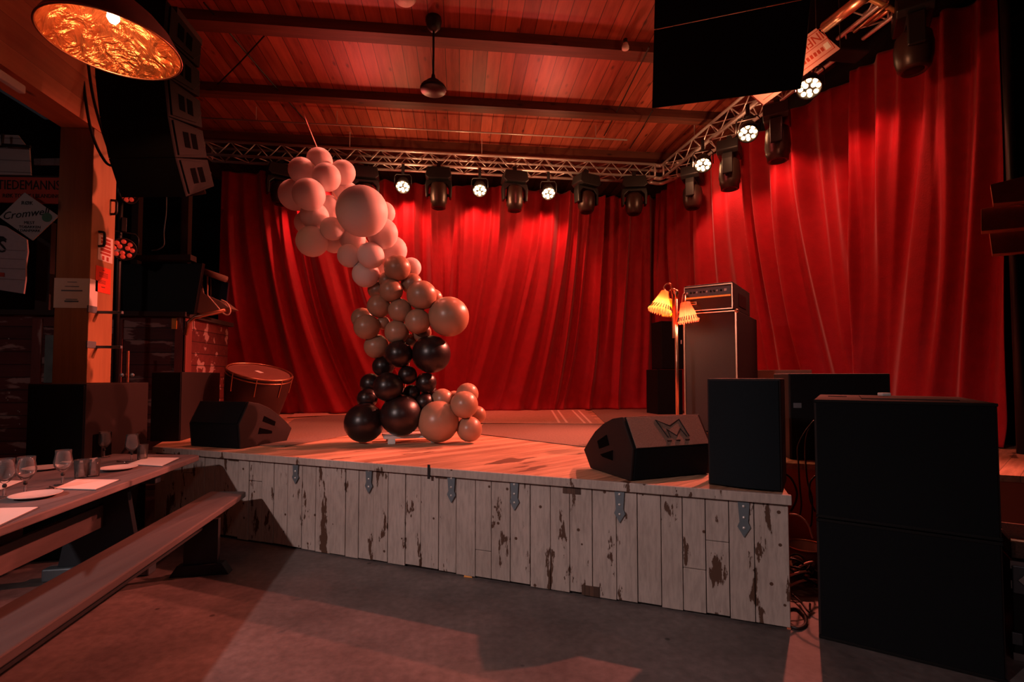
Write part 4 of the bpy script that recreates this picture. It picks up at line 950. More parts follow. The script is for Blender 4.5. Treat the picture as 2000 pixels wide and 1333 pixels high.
for (a3, mid, end) in ((sA, [(1297, 562), (1303, 555), (1311, 557)], (1313, 575)), (sB, [(1305, 574), (1311, 566), (1318, 566)], (1322, 574)), (sC, [(1338, 578), (1337, 574), (1334, 578)], (1330, 604))):
    pts_ = [a3]+[atY(x_, y_, 4.83) for x_, y_ in mid]+[atY(end[0], end[1], 4.85), Vector((lx-0.02 if end[0] < 1325 else lx, ly, atY(1322, end[1]+10, 4.85).z))]
    bm = BM(); tube(bm, smoothpath(pts_, 5), 0.008, 8); obj('arm', bm, M_copper, t, world=True, smooth=True)

# ================================================================== DRUM
dc = atY(508, 727, 6.6); db = atY(498, 815, 6.45); ax = (dc-db).normalized()
Mx = Matrix.Translation(dc) @ Vector((0, 0, 1)).rotation_difference(Vector((0.24, -0.20, 1)).normalized()).to_matrix().to_4x4()
t = thing('drum', 'large dark drum tilted toward the room with a reddish head, behind the left floor monitor', 'drum', (db.x, db.y, S))
rr_ = 0.375
bm = BM(); lathe(bm, [(rr_*0.98, -0.02), (rr_*1.0, -0.07), (rr_*0.97, -0.25), (rr_*0.90, -0.42), (rr_*0.80, -0.60), (rr_*0.72, -0.66), (0, -0.66)], 40, Mx); obj('shell', bm, plain('drum_shell', (58, 26, 22), 0.45), t, world=True, smooth=True)
bm = BM(); lathe(bm, [(0, -0.004), (rr_*0.96, -0.004), (rr_*0.98, -0.02)], 48, Mx); obj('head', bm, plain('drum_head', (120, 76, 66), 0.5, var=0.25, scale=8), t, world=True, smooth=False)
bm = BM(); tube(bm, [Mx @ Vector((rr_*math.cos(k*2*PI/48), rr_*math.sin(k*2*PI/48), 0.004)) for k in range(48)], 0.011, 8, closed=True); tube(bm, [Mx @ Vector((rr_*1.01*math.cos(k*2*PI/48), rr_*1.01*math.sin(k*2*PI/48), -0.045)) for k in range(48)], 0.008, 8, closed=True); obj('hoop', bm, M_copper, t, world=True, smooth=True)
for k in range(8):
    a_ = k*2*PI/8+0.3; bm = BM(); cyl(bm, Mx @ Vector((rr_*1.03*math.cos(a_), rr_*1.03*math.sin(a_), 0.01)), Mx @ Vector((rr_*0.99*math.cos(a_), rr_*0.99*math.sin(a_), -0.22)), 0.006, 6); obj('tension_rod', bm, M_copper, t, world=True)
bm = BM(); box(bm, -0.06, 0.03, -0.03, 0.03, -0.003, -0.001, Mx @ Matrix.Rotation(R(-20), 4, 'Z')); obj('label_tape', bm, M_paper, t, world=True)
bm = BM()
for k in range(3):
    a_ = k*2*PI/3-0.6; q = Mx @ Vector((rr_*0.6*math.cos(a_), rr_*0.6*math.sin(a_), -0.6)); cyl(bm, q, (q.x, q.y, S+0.004), 0.012, 8)
obj('stand_legs', bm, M_black, t, world=True)

# ================================================================== BALLOONS
M_bals = {'w': M_bal_w, 't': M_bal_t, 'b': M_bal_b}
# px, py, radius px, colour, depth order (smaller = nearer), label
BAL = [
 (624, 314, 24, 'w', 0.20, 'topmost white balloon of the whole column'),
 (590, 334, 25, 'w', 0.10, 'white balloon at the upper left, just under the topmost one'),
 (670, 337, 23, 'w', 0.35, 'white balloon right of the topmost, against the truss'),
 (638, 346, 26, 'w', -0.15, 'white balloon in front, below the topmost'),
 (575, 381, 29, 'w', 0.15, 'leftmost white balloon of the column'),
 (603, 380, 30, 'w', -0.15, 'white balloon in front, overlapping the leftmost one'),
 (707, 413, 48, 'w', -0.30, 'largest white balloon of the column'),
 (750, 416, 21, 'w', 0.25, 'white balloon peeking out right of the largest white one'),
 (676, 380, 25, 'w', 0.30, 'white balloon above and behind the largest white one'),
 (644, 408, 25, 'w', 0.25, 'white balloon deep in the gap left of the largest white one'),
 (614, 422, 26, 'w', 0.05, 'white balloon below the two left front ones'),
 (597, 436, 21, 'w', 0.32, 'small white balloon showing at the left edge above the bottom left one'),
 (609, 472, 29, 'w', -0.05, 'white balloon at the lower left of the white cluster'),
 (649, 447, 22, 'w', -0.15, 'small white balloon in front, left below the largest white one'),
 (652, 472, 22, 'w', 0.25, 'white balloon right of the lower left one'),
 (747, 456, 29, 'w', 0.0, 'white balloon directly below right of the largest white one'),
 (688, 466, 24, 'w', 0.05, 'white balloon under the largest white one'),
 (767, 489, 27, 'w', 0.15, 'white balloon at the right, above the topmost tan one'),
 (682, 500, 22, 'w', 0.0, 'small white balloon at the left of the lower white cluster'),
 (724, 499, 25, 'w', -0.18, 'white balloon in the middle of the lower white cluster'),
 (714, 536, 25, 'w', 0.0, 'lowest white balloon of the column'),
 (803, 523, 19, 'w', 0.20, 'small white balloon right of the topmost tan one'),
 (742, 520, 23, 'w', 0.22, 'white balloon hidden left of the topmost tan one'),
 (776, 524, 25, 't', -0.10, 'topmost tan balloon, under the white ones'),
 (756, 548, 16, 't', 0.15, 'small tan balloon under the left side of the topmost tan one'),
 (804, 554, 20, 't', 0.15, 'tan balloon under the right side of the topmost tan one'),
 (737, 567, 18, 't', 0.20, 'tan balloon at the far left of the upper tan row'),
 (764, 568, 22, 't', -0.10, 'tan balloon below the topmost tan one'),
 (824, 577, 28, 't', -0.10, 'tan balloon above the big right tan one'),
 (846, 583, 18, 't', 0.20, 'tan balloon peeking out above the big right one'),
 (740, 598, 22, 't', -0.05, 'tan balloon left of the middle of the tan cluster'),
 (782, 607, 23, 't', -0.05, 'tan balloon in the centre of the tan cluster'),
 (877, 619, 38, 't', -0.10, 'big tan balloon sticking out at the right'),
 (707, 622, 20, 't', 0.25, 'tan balloon behind the leftmost tan one'),
 (716, 639, 24, 't', -0.05, 'leftmost tan balloon of the column'),
 (816, 628, 24, 't', -0.15, 'tan balloon left of the big right one'),
 (748, 631, 13, 't', 0.10, 'smallest tan balloon, right of the leftmost one'),
 (775, 649, 23, 't', -0.05, 'tan balloon just above the black cluster'),
 (735, 677, 23, 't', 0.05, 'lowest tan balloon at the left, half behind a black one'),
 (800, 666, 13, 't', 0.25, 'small dark tan balloon in the gap above the black ones'),
 (824, 650, 18, 't', 0.22, 'tan balloon hidden below the one left of the big right one'),
 (779, 692, 26, 'b', -0.15, 'black balloon at the top left of the black cluster'),
 (843, 692, 36, 'b', -0.05, 'big black balloon at the top right of the black cluster'),
 (748, 716, 20, 'b', 0.15, 'black balloon behind the left edge of the black cluster'),
 (796, 733, 18, 'b', -0.10, 'small black balloon in the middle under the top two'),
 (832, 748, 20, 'b', 0.15, 'black balloon at the right side under the big upper one'),
 (724, 750, 20, 'b', 0.15, 'black balloon sticking out at the left'),
 (758, 756, 28, 'b', -0.20, 'shiny black balloon left of centre'),
 (804, 768, 16, 'b', -0.10, 'small black balloon above the right one at the base'),
 (838, 766, 15, 'b', 0.28, 'small black balloon behind at the right edge'),
 (717, 779, 19, 'b', 0.12, 'black balloon above the bottom left one'),
 (829, 787, 18, 'b', 0.10, 'black balloon just left of the lower tan group'),
 (775, 778, 24, 'b', 0.25, 'black balloon hidden in the core of the black cluster'),
 (711, 829, 37, 'b', -0.05, 'big black balloon at the bottom left, touching the stage'),
 (783, 812, 39, 'b', -0.15, 'biggest black balloon, resting on the white stand'),
 (856, 832, 39, 't', -0.15, 'big tan balloon on the stage beside the black base'),
 (864, 781, 21, 't', 0.10, 'tan balloon on top of the big low one, left of the low group'),
 (913, 770, 21, 't', 0.15, 'highest tan balloon of the low group'),
 (907, 791, 26, 't', -0.10, 'tan balloon in front in the middle of the low group'),
 (932, 811, 17, 't', 0.15, 'small tan balloon at the right edge of the low group'),
 (917, 839, 24, 't', -0.02, 'tan balloon on the stage at the right end of the low group'),
 (887, 777, 13, 't', 0.28, 'small tan balloon behind between the upper two of the low group'),
]
DB = 5.12
bs = [[x_, y_, r_, DB+o_*0.8] for x_, y_, r_, c_, o_, l_ in BAL]
def bp(b): return EYEV + ray(b[0], b[1])*b[3], b[2]*b[3]/F_PX*1.03
for it in range(260):
    for i in range(len(bs)):
        pi, ri = bp(bs[i])
        for j in range(i+1, len(bs)):
            if abs(bs[i][0]-bs[j][0]) > 100 or abs(bs[i][1]-bs[j][1]) > 100: continue
            pj, rj = bp(bs[j]); d = (pi-pj).length; need = 0.90*(ri+rj)
            if d < need:
                k = 0.18*(need-d); s_ = 1 if bs[i][3] > bs[j][3] else -1
                bs[i][3] += s_*k; bs[j][3] -= s_*k
    for b in bs: b[3] += (DB-b[3])*0.002; b[3] = min(max(b[3], DB-0.62), DB+0.85)
bm = BM(); lathe(bm, [(0, 1.0), (0.26, 0.965), (0.5, 0.866), (0.707, 0.707), (0.866, 0.5), (0.966, 0.26), (1.0, 0.0), (0.975, -0.25), (0.89, -0.5), (0.74, -0.72), (0.55, -0.88), (0.33, -0.99), (0.14, -1.05), (0.06, -1.085), (0.0, -1.085)], 32)
ball_me = bpy.data.meshes.new('balloon'); bmesh.ops.recalc_face_normals(bm, faces=bm.faces[:]); bm.to_mesh(ball_me); bm.free()
for p_ in ball_me.polygons: p_.use_smooth = True
bm = BM(); lathe(bm, [(0.0, -1.06), (0.045, -1.075), (0.05, -1.10), (0.035, -1.12), (0.075, -1.17), (0.0, -1.165)], 12)
knot_me = bpy.data.meshes.new('knot'); bm.to_mesh(knot_me); bm.free()
core = {}
MEB = {k: (ball_me.copy(), knot_me.copy()) for k in 'wtb'}
for k in 'wtb':
    for m_ in MEB[k]: m_.materials.append(M_bals[k])
GN = {'w': 'white balloons of the garland', 't': 'tan balloons of the garland', 'b': 'black balloons of the garland'}
cen = Vector((0, 0, 0))
for b in bs: cen += bp(b)[0]
CL = {}
for (x_, y_, r_, c_, o_, lab), b in zip(BAL, bs):
    p_, rad = bp(b)
    if y_+r_ > 855: p_.z = max(p_.z, S+rad*1.0+0.012)
    o = bpy.data.objects.new('balloon', MEB[c_][0]); COL.objects.link(o); o.location = p_; o.scale = (rad, rad, rad)
    # neck turned in toward the core of the column
    near = [bp(q)[0] for q in bs if abs(q[1]-b[1]) < 70 and abs(q[0]-b[0]) < 90]; cc = sum(near, Vector((0, 0, 0)))/len(near)
    dirn = (cc+Vector((0, 0.12, 0))-p_).normalized()
    o.rotation_euler = dirn.to_track_quat('-Z', 'Y').to_euler()
    kn = bpy.data.objects.new('knot', MEB[c_][1]); COL.objects.link(kn); kn.parent = o
    tag(o, lab, 'balloon', GN[c_])
# pole the garland is tied to, and its white stand
bm = BM(); pts_ = [atd(x_, y_, DB+0.12) for x_, y_ in ((784, 845), (790, 760), (800, 690), (790, 620), (770, 550), (715, 470), (665, 400), (630, 340), (618, 300))]
pts_[0].z = S+0.09
tube(bm, smoothpath(pts_, 5), 0.008, 8); g_ = tag(obj('garland_pole', bm, M_cabw, smooth=True), 'thin bent pole running up inside the balloon column', 'pole')
q = atz(790, 868, S); t = thing('garland_stand', 'low white wooden pallet stand under the black balloons', 'stand', (q.x, q.y, S), R(12))
bm = BM()
for y_ in (0.0, 0.12, 0.24): box(bm, -0.20, 0.36, y_, y_+0.09, 0.055, 0.085)
obj('top_slats', bm, M_white, t, bevel=0.003)
for x_ in (-0.16, 0.27):
    for y_ in (0.0, 0.24):
        bm = BM(); box(bm, x_, x_+0.07, y_, y_+0.07, 0.003, 0.055); obj('leg', bm, M_white, t, bevel=0.003)
p_ = atY(607, 290, 5.25); 
bm = BM(); top_ = atz(586, 205, CEIL-0.02); tube(bm, [atd(624, 300, 5.15), top_], 0.006, 6); tag(obj('balloon_line', bm, M_cabw), 'pale line tying the topmost white balloon to the ceiling', 'line')

# ================================================================== DINING TABLE
TH = 0.775
t0 = Vector((-2.20, 4.60, 0)); tdir = Vector((-0.078, 0.997, 0)).normalized(); tside = Vector((-tdir.y, tdir.x, 0))
TM = frame((t0.x, t0.y, 0), tdir, tside)    # X along table toward the stage, Y toward the left
t = thing('dining_table', 'long grey wooden dining table laid with plates and glasses, left', 'table', (t0.x, t0.y, 0))
bm = BM(); TL = -3.5; TW = 0.84
slab_pts = [TM @ Vector(v_) for v_ in ((TL, 0, 0), (-0.05, 0, 0), (0.0, 0.03, 0), (0.20, TW-0.03, 0), (0.16, TW, 0), (TL, TW, 0))]
slab(bm, slab_pts, TH-0.045, TH); obj('tabletop', bm, M_table, t, world=True, bevel=0.008)
for x_ in (-0.62, -3.2):
    bm = BM(); 
    prism(bm, [TM @ Vector((x_, v_, z_)) for v_, z_ in ((0.16, 0.09), (0.25, 0.60), (0.12, TH-0.05), (0.72, TH-0.05), (0.59, 0.60), (0.68, 0.09))], tdir*0.05); lg = obj('leg', bm, M_blue, t, world=True, bevel=0.004)
    bm = BM(); box(bm, x_-0.03, x_+0.08, 0.08, 0.76, 0.0, 0.09, TM); obj('foot', bm, M_hinge, t, world=True, bevel=0.01)
    bm = BM(); box(bm, x_-0.015, x_+0.065, 0.06, 0.78, TH-0.115, TH-0.048, TM); obj('cross_bearer', bm, M_blue, t, world=True, bevel=0.004)
bm = BM(); box(bm, -3.25, -0.57, 0.40, 0.44, 0.36, 0.52, TM); obj('stretcher', bm, M_bench, t, world=True, bevel=0.004)

# benches (near one right of the table, the other beyond it)
def bench(name, label, o0, length, w_, h_, mat):
    BMx = frame((o0[0], o0[1], 0), tdir, tside); t_ = thing(name, label, 'bench', (o0[0], o0[1], 0))
    bm = BM(); pts_ = [BMx @ Vector(v_) for v_ in ((-length, 0, 0), (-0.02, 0, 0), (0.0, 0.02, 0), (0.05, w_-0.02, 0), (0.03, w_, 0), (-length, w_, 0))]; slab(bm, pts_, h_-0.045, h_); obj('seat', bm, mat, t_, world=True, bevel=0.008)
    for x_ in (-0.50, -length+0.5):
        bm = BM(); box(bm, x_, x_+0.045, w_/2-0.115, w_/2+0.115, 0.07, h_-0.09, BMx); box(bm, x_, x_+0.045, w_/2-0.06, w_/2+0.06, h_-0.09, h_-0.045, BMx); lg_ = obj('leg', bm, M_dkleg, t_, world=True, bevel=0.003)
        bm = BM(); prism(bm, [BMx @ Vector((x_-0.02, v_, z_)) for v_, z_ in ((w_/2-0.20, 0), (w_/2-0.15, 0.08), (w_/2+0.15, 0.08), (w_/2+0.20, 0))], tdir*0.085); obj('foot', bm, M_dkleg, t_, world=True, bevel=0.004)
    bm = BM(); box(bm, -length+0.5, -0.46, w_/2-0.015, w_/2+0.015, h_-0.16, h_-0.10, BMx); obj('stretcher', bm, M_dkleg, t_, world=True)
    return t_
bench('bench', 'long brown wooden bench on the near side of the table, its end by the stage', (-1.755, 4.43), 3.6, 0.30, 0.49, M_bench)
bench('bench', 'long brown bench on the far side of the dining table, mostly hidden', (-3.62, 4.2), 3.2, 0.30, 0.46, M_bench)

# place settings
def on_table(px, py): 
    q_ = atz(px, py, TH); q_.z = TH+0.0012; return q_
def make_wine():
    t_ = thing('wine_glass', 'x', 'glass')
    bm = BM(); lathe(bm, [(0, 0.0), (0.034, 0.0), (0.034, 0.002), (0.006, 0.006), (0.0045, 0.05), (0.0045, 0.062), (0.018, 0.072), (0.036, 0.095), (0.040, 0.118), (0.036, 0.140), (0.033, 0.158), (0.034, 0.178), (0.0325, 0.178), (0.0315, 0.158), (0.0345, 0.140), (0.038, 0.118), (0.034, 0.096), (0.016, 0.076), (0, 0.072)], 32)
    obj('bowl_and_foot', bm, M_glass, t_, smooth=True); 
    bm = BM(); lathe(bm, [(0, 0.042), (0.008, 0.046), (0.0085, 0.056), (0.004, 0.062), (0, 0.062)], 12); obj('stem_bead', bm, M_ink, t_, smooth=True)
    return t_
def make_tumbler():
    bm = BM(); lathe(bm, [(0, 0), (0.028, 0), (0.033, 0.10), (0.0315, 0.10), (0.0265, 0.010), (0, 0.008)], 28); return obj('tumbler', bm, M_glass, smooth=True)
wg = make_wine(); tb = make_tumbler(); fw_ = ft_ = True
for (px, py, kind, lab) in ((257, 902, 'w', 'wine glass nearest the stage end of the table'), (203, 894, 'w', 'wine glass in front of the far plate by the black subwoofer'),
                            (122, 947, 'w', 'wine glass behind the second menu card from the stage end'), (49, 966, 'w', 'wine glass beside the nearest plate, left'), (8, 972, 'w', 'wine glass at the very left edge of the picture'),
                            (278, 898, 't', 'tumbler beside the wine glass at the stage end'), (158, 934, 't', 'tumbler beside the wine glass behind the second menu card'), (182, 931, 't', 'tumbler nearest the plate with the crumbs, middle of the table')):
    p_ = on_table(px, py)
    if kind == 'w': o = wg if fw_ else dup(wg, p_); fw_ = False
    else: o = tb if ft_ else dup(tb, p_); ft_ = False
    o.location = p_; o.scale = (1.2, 1.2, 1.2); tag(o, lab, 'glass', 'wine glasses on the table' if kind == 'w' else 'tumblers on the table')
bm = BM(); lathe(bm, [(0, 0.001), (0.055, 0.001), (0.075, 0.004), (0.112, 0.016), (0.115, 0.019), (0.111, 0.019), (0.073, 0.0075), (0, 0.006)], 40); pl_ = obj('plate', bm, M_china, smooth=True)
for i, (px, py, lab) in enumerate(((200, 880, 'white plate by the far edge of the table, under the second wine glass'), (231, 918, 'white plate between the two menu cards nearest the stage'), (84, 918, 'white plate by the far edge, left of the middle wine glass'), (70, 972, 'white plate nearest the camera'))):
    o = pl_ if i == 0 else dup(pl_, (0, 0, 0)); o.location = on_table(px, py); tag(o, lab, 'plate', 'white plates on the table')
for (pts_, lab) in ((((251, 908), (286, 895), (350, 896), (316, 912)), 'pale menu card at the stage end of the table'), (((106, 956), (150, 938), (232, 939), (186, 958)), 'pale menu card in the middle of the near table edge'),
                    (((-40, 1052), (-30, 996), (74, 993), (0, 1028)), 'pale menu card nearest the camera at the left edge'), (((117, 905), (144, 892), (194, 891), (180, 905)), 'pale menu card by the far table edge behind the tumblers'),
                    (((-30, 962), (-20, 941), (45, 941), (2, 958)), 'pale menu card at the far left, behind the wine glasses')):
    bm = BM(); slab(bm, [on_table(*q_) for q_ in pts_], TH+0.004, TH+0.006); 
    c_ = tag(obj('menu_card', bm, M_paper), lab, 'menu card', 'menu cards on the table')
    b0 = on_table(*pts_[0]); b1 = on_table(*pts_[1]); b3 = on_table(*pts_[3])
    bm = BM(); ctr = sum((on_table(*q_) for q_ in pts_), Vector())/4
    slab(bm, [ctr+(on_table(*q_)-ctr)*1.05+Vector((0.008, -0.008, 0)) for q_ in pts_], TH+0.001, TH+0.0035); obj('backing_sheet', bm, M_grey, c_, world=True)
def fork(px0, py0, px1, py1, lab):
    a_ = on_table(px0, py0); b_ = on_table(px1, py1); a_.z = b_.z = TH+0.005; bm = BM(); d_ = (b_-a_).normalized(); s_ = Vector((-d_.y, d_.x, 0)); a_ = b_-d_*0.19
    tube(bm, [a_, a_.lerp(b_, 0.5)+Vector((0, 0, 0.006)), a_.lerp(b_, 0.72)+Vector((0, 0, 0.002))], [0.006, 0.003, 0.004], 8)
    e_ = a_.lerp(b_, 0.72)
    for k in (-1.5, -0.5, 0.5, 1.5): tube(bm, [e_+s_*0.002*k+Vector((0, 0, 0.002)), e_+s_*0.005*k+d_*0.015+Vector((0, 0, 0.002)), b_+s_*0.005*k+Vector((0, 0, 0.006))], 0.0015, 6)
    tag(obj('fork', bm, M_steel2, smooth=True), lab, 'fork', 'forks on the table')
fork(100, 955, 112, 962, 'fork at the left end of the middle menu card'); fork(240, 905, 250, 907, 'fork at the left of the menu card by the stage end')

# ================================================================== SHED, SIGNS, DARK CLUTTER AT THE LEFT
sc = atY(360, 620, 6.9); SX = sc.x
t = thing('red_shed', 'low shed with weathered dark red boards behind the post', 'shed', (SX-1.8, 6.9, 0))
bm = BM(); box(bm, -7.6, SX, 6.9, 6.95, 0, 2.22); obj('front_boards', bm, M_shed, t, world=True)
bm = BM(); box(bm, SX-0.05, SX, 6.9, 8.15, 0, 2.22); obj('side_boards', bm, M_shed, t, world=True)
bm = BM(); box(bm, SX-0.10, SX+0.025, 6.875, 6.90, 0, 2.22); box(bm, SX, SX+0.025, 6.875, 7.05, 0, 2.22); obj('corner_board', bm, M_shedtrim, t, world=True, bevel=0.004)
for x_ in (atY(72, 700, 6.9).x, atY(230, 700, 6.9).x):
    bm = BM(); box(bm, x_-0.05, x_+0.06, 6.875, 6.90, 0, 2.18); obj('batten', bm, M_shedtrim, t, world=True, bevel=0.004)
bm = BM(); box(bm, -7.6, SX+0.06, 6.80, 8.2, 2.22, 2.28); obj('roof_edge', bm, plain('tarred_edge', (52, 40, 38), 0.8), t, world=True)
# ragged board edge under the roof
wx0, wx1 = atY(88, 700, 6.88).x, atY(122, 700, 6.88).x
bm = BM(); box(bm, wx0, wx1, 6.87, 6.885, atY(100, 748, 6.88).z, atY(100, 655, 6.88).z); obj('small_window', bm, plain('dusty_pane', (120, 140, 140), 0.3, var=0.5, scale=6), t, world=True)
bm = BM()
for k in range(8): lathe(bm, [(0, 0.0), (0.008, 0.0), (0, 0.006)], 8, frame(atY((17, 38, 18, 12, 15, 35, 38, 30)[k], (662, 805, 768, 778, 782, 803, 829, 880)[k], 6.895), (1, 0, 0), (0, 0, 1)))
obj('screw_heads', bm, M_steel, t, world=True)
# yellow tag, door hinge, orange peg
a_ = atY(340, 631, 6.86); bm = BM(); box(bm, a_.x-0.03, a_.x+0.03, 6.86, 6.87, a_.z-0.08, a_.z+0.06); tag(obj('yellow_tag', bm, M_orange), 'small orange tag hanging from the shed roof edge', 'tag')
a_ = atY(250, 742, 6.5); b_ = atY(250, 686, 6.5); 
t = thing('music_stand', 'thin upright rod with clamps standing behind the black floor subwoofer', 'stand', (a_.x, a_.y, 0)); bm = BM(); cyl(bm, (a_.x, 6.5, 0.0), b_, 0.018, 8); obj('rod', bm, M_copper, t, world=True)
for px in (238, 258): bm = BM(); lathe(bm, [(0, -.012), (.022, -.008), (.022, .008), (0, .012)], 12, frame(atY(px, 733, 6.48), (1, 0, 0), (0, 0, 1))); obj('clamp', bm, M_steel, t, world=True)
# signs over the shed
YS = 6.6
def flat(name, label, px, Y, mat, cat='sign', thick=0.02):
    pts_ = [atY(x_, y_, Y) for x_, y_ in px]; bm = BM(); prism(bm, pts_, (0, thick, 0)); return tag(obj(name, bm, mat), label, cat)
flat('siding_panel', 'pale horizontal siding boards at the upper left behind the signs', ((-60, 288), (57, 288), (60, 342), (-60, 340)), 7.2, M_siding, 'wall panel')
flat('siding_panel', 'pale boards with a slanted cut end, top left under the timber beam', ((-60, 262), (35, 264), (50, 284), (-60, 282)), 7.25, M_siding, 'wall panel')
bm = BM(); a_ = atY(5, 262, 7.1); b_ = atY(5, 283, 7.1); c_ = atY(60, 287, 7.1); tube(bm, [a_, b_, c_], 0.02, 6); tag(obj('black_bracket', bm, M_cable), 'black bent bracket in front of the pale siding at the upper left', 'bracket')
flat('shelf_board', 'dim horizontal plank between the pale siding and the post', ((66, 310), (125, 309), (125, 323), (66, 322)), 7.2, M_table, 'plank')
q = [atY(x_, y_, YS) for x_, y_ in ((-90, 343), (125, 346), (122, 398), (-90, 393))]
t = thing('shop_sign', 'long faded red sign board with dark capital letters behind the post', 'sign', q[3])
bm = BM(); prism(bm, q, (0, 0.03, 0)); obj('board', bm, M_signred, t, world=True)
ex = (q[1]-q[0]).normalized(); c_ = atY(118, 371, YS-0.004)
text('lettering', 'TIEDEMANNS', 0.165, M_ink, frame(c_, ex, (0, 0, 1)), t, 0.002, align='RIGHT', sx=0.70)
c_ = atY(118, 387, YS-0.004); text('lettering', 'RØK TOBAK I BLANDING', 0.07, M_ink, frame(c_, ex, (0, 0, 1)), t, 0.002, align='RIGHT', sx=0.8)
bm = BM(); prism(bm, [atY(x_, y_, YS-0.006) for x_, y_ in ((-90, 341), (125, 344), (125, 347), (-90, 344))], (0, 0.03, 0)); obj('frame_strip', bm, M_ink, t, world=True)
YD = 6.45
q = [atY(x_, y_, YD) for x_, y_ in ((48, 376), (114, 422), (63, 470), (-2, 424))]
t = thing('diamond_sign', 'pale diamond-shaped enamel sign with script lettering and a green spot', 'sign', q[2])
bm = BM(); prism(bm, q, (0, 0.015, 0)); obj('plate', bm, plain('cream_enamel', (176, 168, 166), 0.4, var=0.06), t, world=True, bevel=0.003)
def dt(s_, px, py, sz, shear=0.0, ang=0.0, m_=M_ink):
    text('lettering', s_, sz, m_, frame(atY(px, py, YD-0.004), (math.cos(ang), 0, math.sin(ang)), (0, 0, 1)), t, 0.001, shear)
dt('RØK', 53, 400, 0.062); dt('Cromwell', 50, 424, 0.125, 0.35, 0.16); dt('MEST', 57, 438, 0.05); dt('TOBAKKEN', 58, 446, 0.045); dt('I DANMARK', 57, 453, 0.045)
c_ = atY(92, 425, YD-0.002); bm = BM(); lathe(bm, [(0, 0), (0.055, 0), (0.055, 0.004), (0, 0.004)], 20, frame(c_, (1, 0, 0), (0, 0, 1))); obj('green_spot', bm, M_green, t, world=True)
q = [atY(x_, y_, 6.5) for x_, y_ in ((-70, 425), (10, 442), (52, 468), (54, 492), (50, 520), (50, 545), (46, 574), (-70, 556))]
t = thing('poster_sheet', 'pale corrugated sheet with faded lettering hanging under the diamond sign', 'poster', q[6])
bm = BM(); prism(bm, q, (0, 0.02, 0)); obj('sheet', bm, plain('pale_sheet', (178, 160, 162), 0.6, var=0.12), t, world=True)
for y_ in (488, 505, 524, 545):
    bm = BM(); a_ = atY(-70, y_-3, 6.495); b_ = atY(50, y_+2, 6.495); tube(bm, [a_, b_], 0.004, 6); obj('ridge', bm, plain('sheet_ridge%d' % y_, (150, 134, 136), 0.6), t, world=True)
text('lettering', 'S', 0.22, M_ink, frame(atY(4, 493, 6.495), (1, 0, 0), (0, 0, 1)), t, 0.002)
bm = BM(); prism(bm, [atY(x_, y_, 6.49) for x_, y_ in ((-30, 530), (8, 533), (8, 541), (-30, 538))], (0, 0.006, 0)); obj('red_bar', bm, M_signred, t, world=True)
bm = BM(); prism(bm, [atY(x_, y_, 6.49) for x_, y_ in ((-30, 458), (6, 462), (13, 468), (0, 472), (-30, 470))], (0, 0.006, 0)); obj('dark_arc', bm, M_ink, t, world=True)
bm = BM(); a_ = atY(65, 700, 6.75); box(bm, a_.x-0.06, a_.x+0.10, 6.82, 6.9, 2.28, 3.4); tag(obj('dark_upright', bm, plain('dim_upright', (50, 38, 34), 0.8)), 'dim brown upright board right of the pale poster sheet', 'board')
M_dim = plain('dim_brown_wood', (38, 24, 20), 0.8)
# big black screen and clutter between post and curtain
q = [atY(x_, y_, 6.84) for x_, y_ in ((236, 516), (396, 514), (379, 614), (240, 612))]
t = thing('flat_screen', 'large black flat screen leaning above the shed, right of the post', 'screen', q[3]); bm = BM(); prism(bm, q, (0, 0.07, 0)); obj('panel', bm, M_screen, t, world=True, bevel=0.006)
bm = BM(); cn = sum(q, Vector())/4; prism(bm, [cn+(v_-cn)*0.96+Vector((0, -0.004, 0)) for v_ in q], (0, 0.006, 0)); obj('glass', bm, M_screen, t, world=True)
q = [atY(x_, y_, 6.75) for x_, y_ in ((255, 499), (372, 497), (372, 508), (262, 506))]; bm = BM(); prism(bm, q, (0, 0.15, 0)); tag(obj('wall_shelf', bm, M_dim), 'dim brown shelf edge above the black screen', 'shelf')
bm = BM(); tube(bm, smoothpath([atY(x_, y_, 7.0) for x_, y_ in ((326, 120), (325, 260), (325, 382), (324, 420), (320, 455), (320, 478), (310, 487), (296, 490))], 6), 0.008, 6); tag(obj('grey_cable', bm, M_grey, smooth=True), 'thin grey cable hanging in the dark left of the curtain', 'cable')
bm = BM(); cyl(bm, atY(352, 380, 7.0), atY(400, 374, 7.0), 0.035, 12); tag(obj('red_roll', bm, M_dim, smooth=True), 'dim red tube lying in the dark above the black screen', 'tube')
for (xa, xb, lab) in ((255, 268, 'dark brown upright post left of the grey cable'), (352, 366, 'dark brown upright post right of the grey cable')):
    a_ = atY(xa, 500, 7.4).x; b_ = atY(xb, 500, 7.4).x; bm = BM(); box(bm, a_, b_, 7.4, 7.5, 2.28, 4.2); tag(obj('dark_upright', bm, M_dim), lab, 'post')
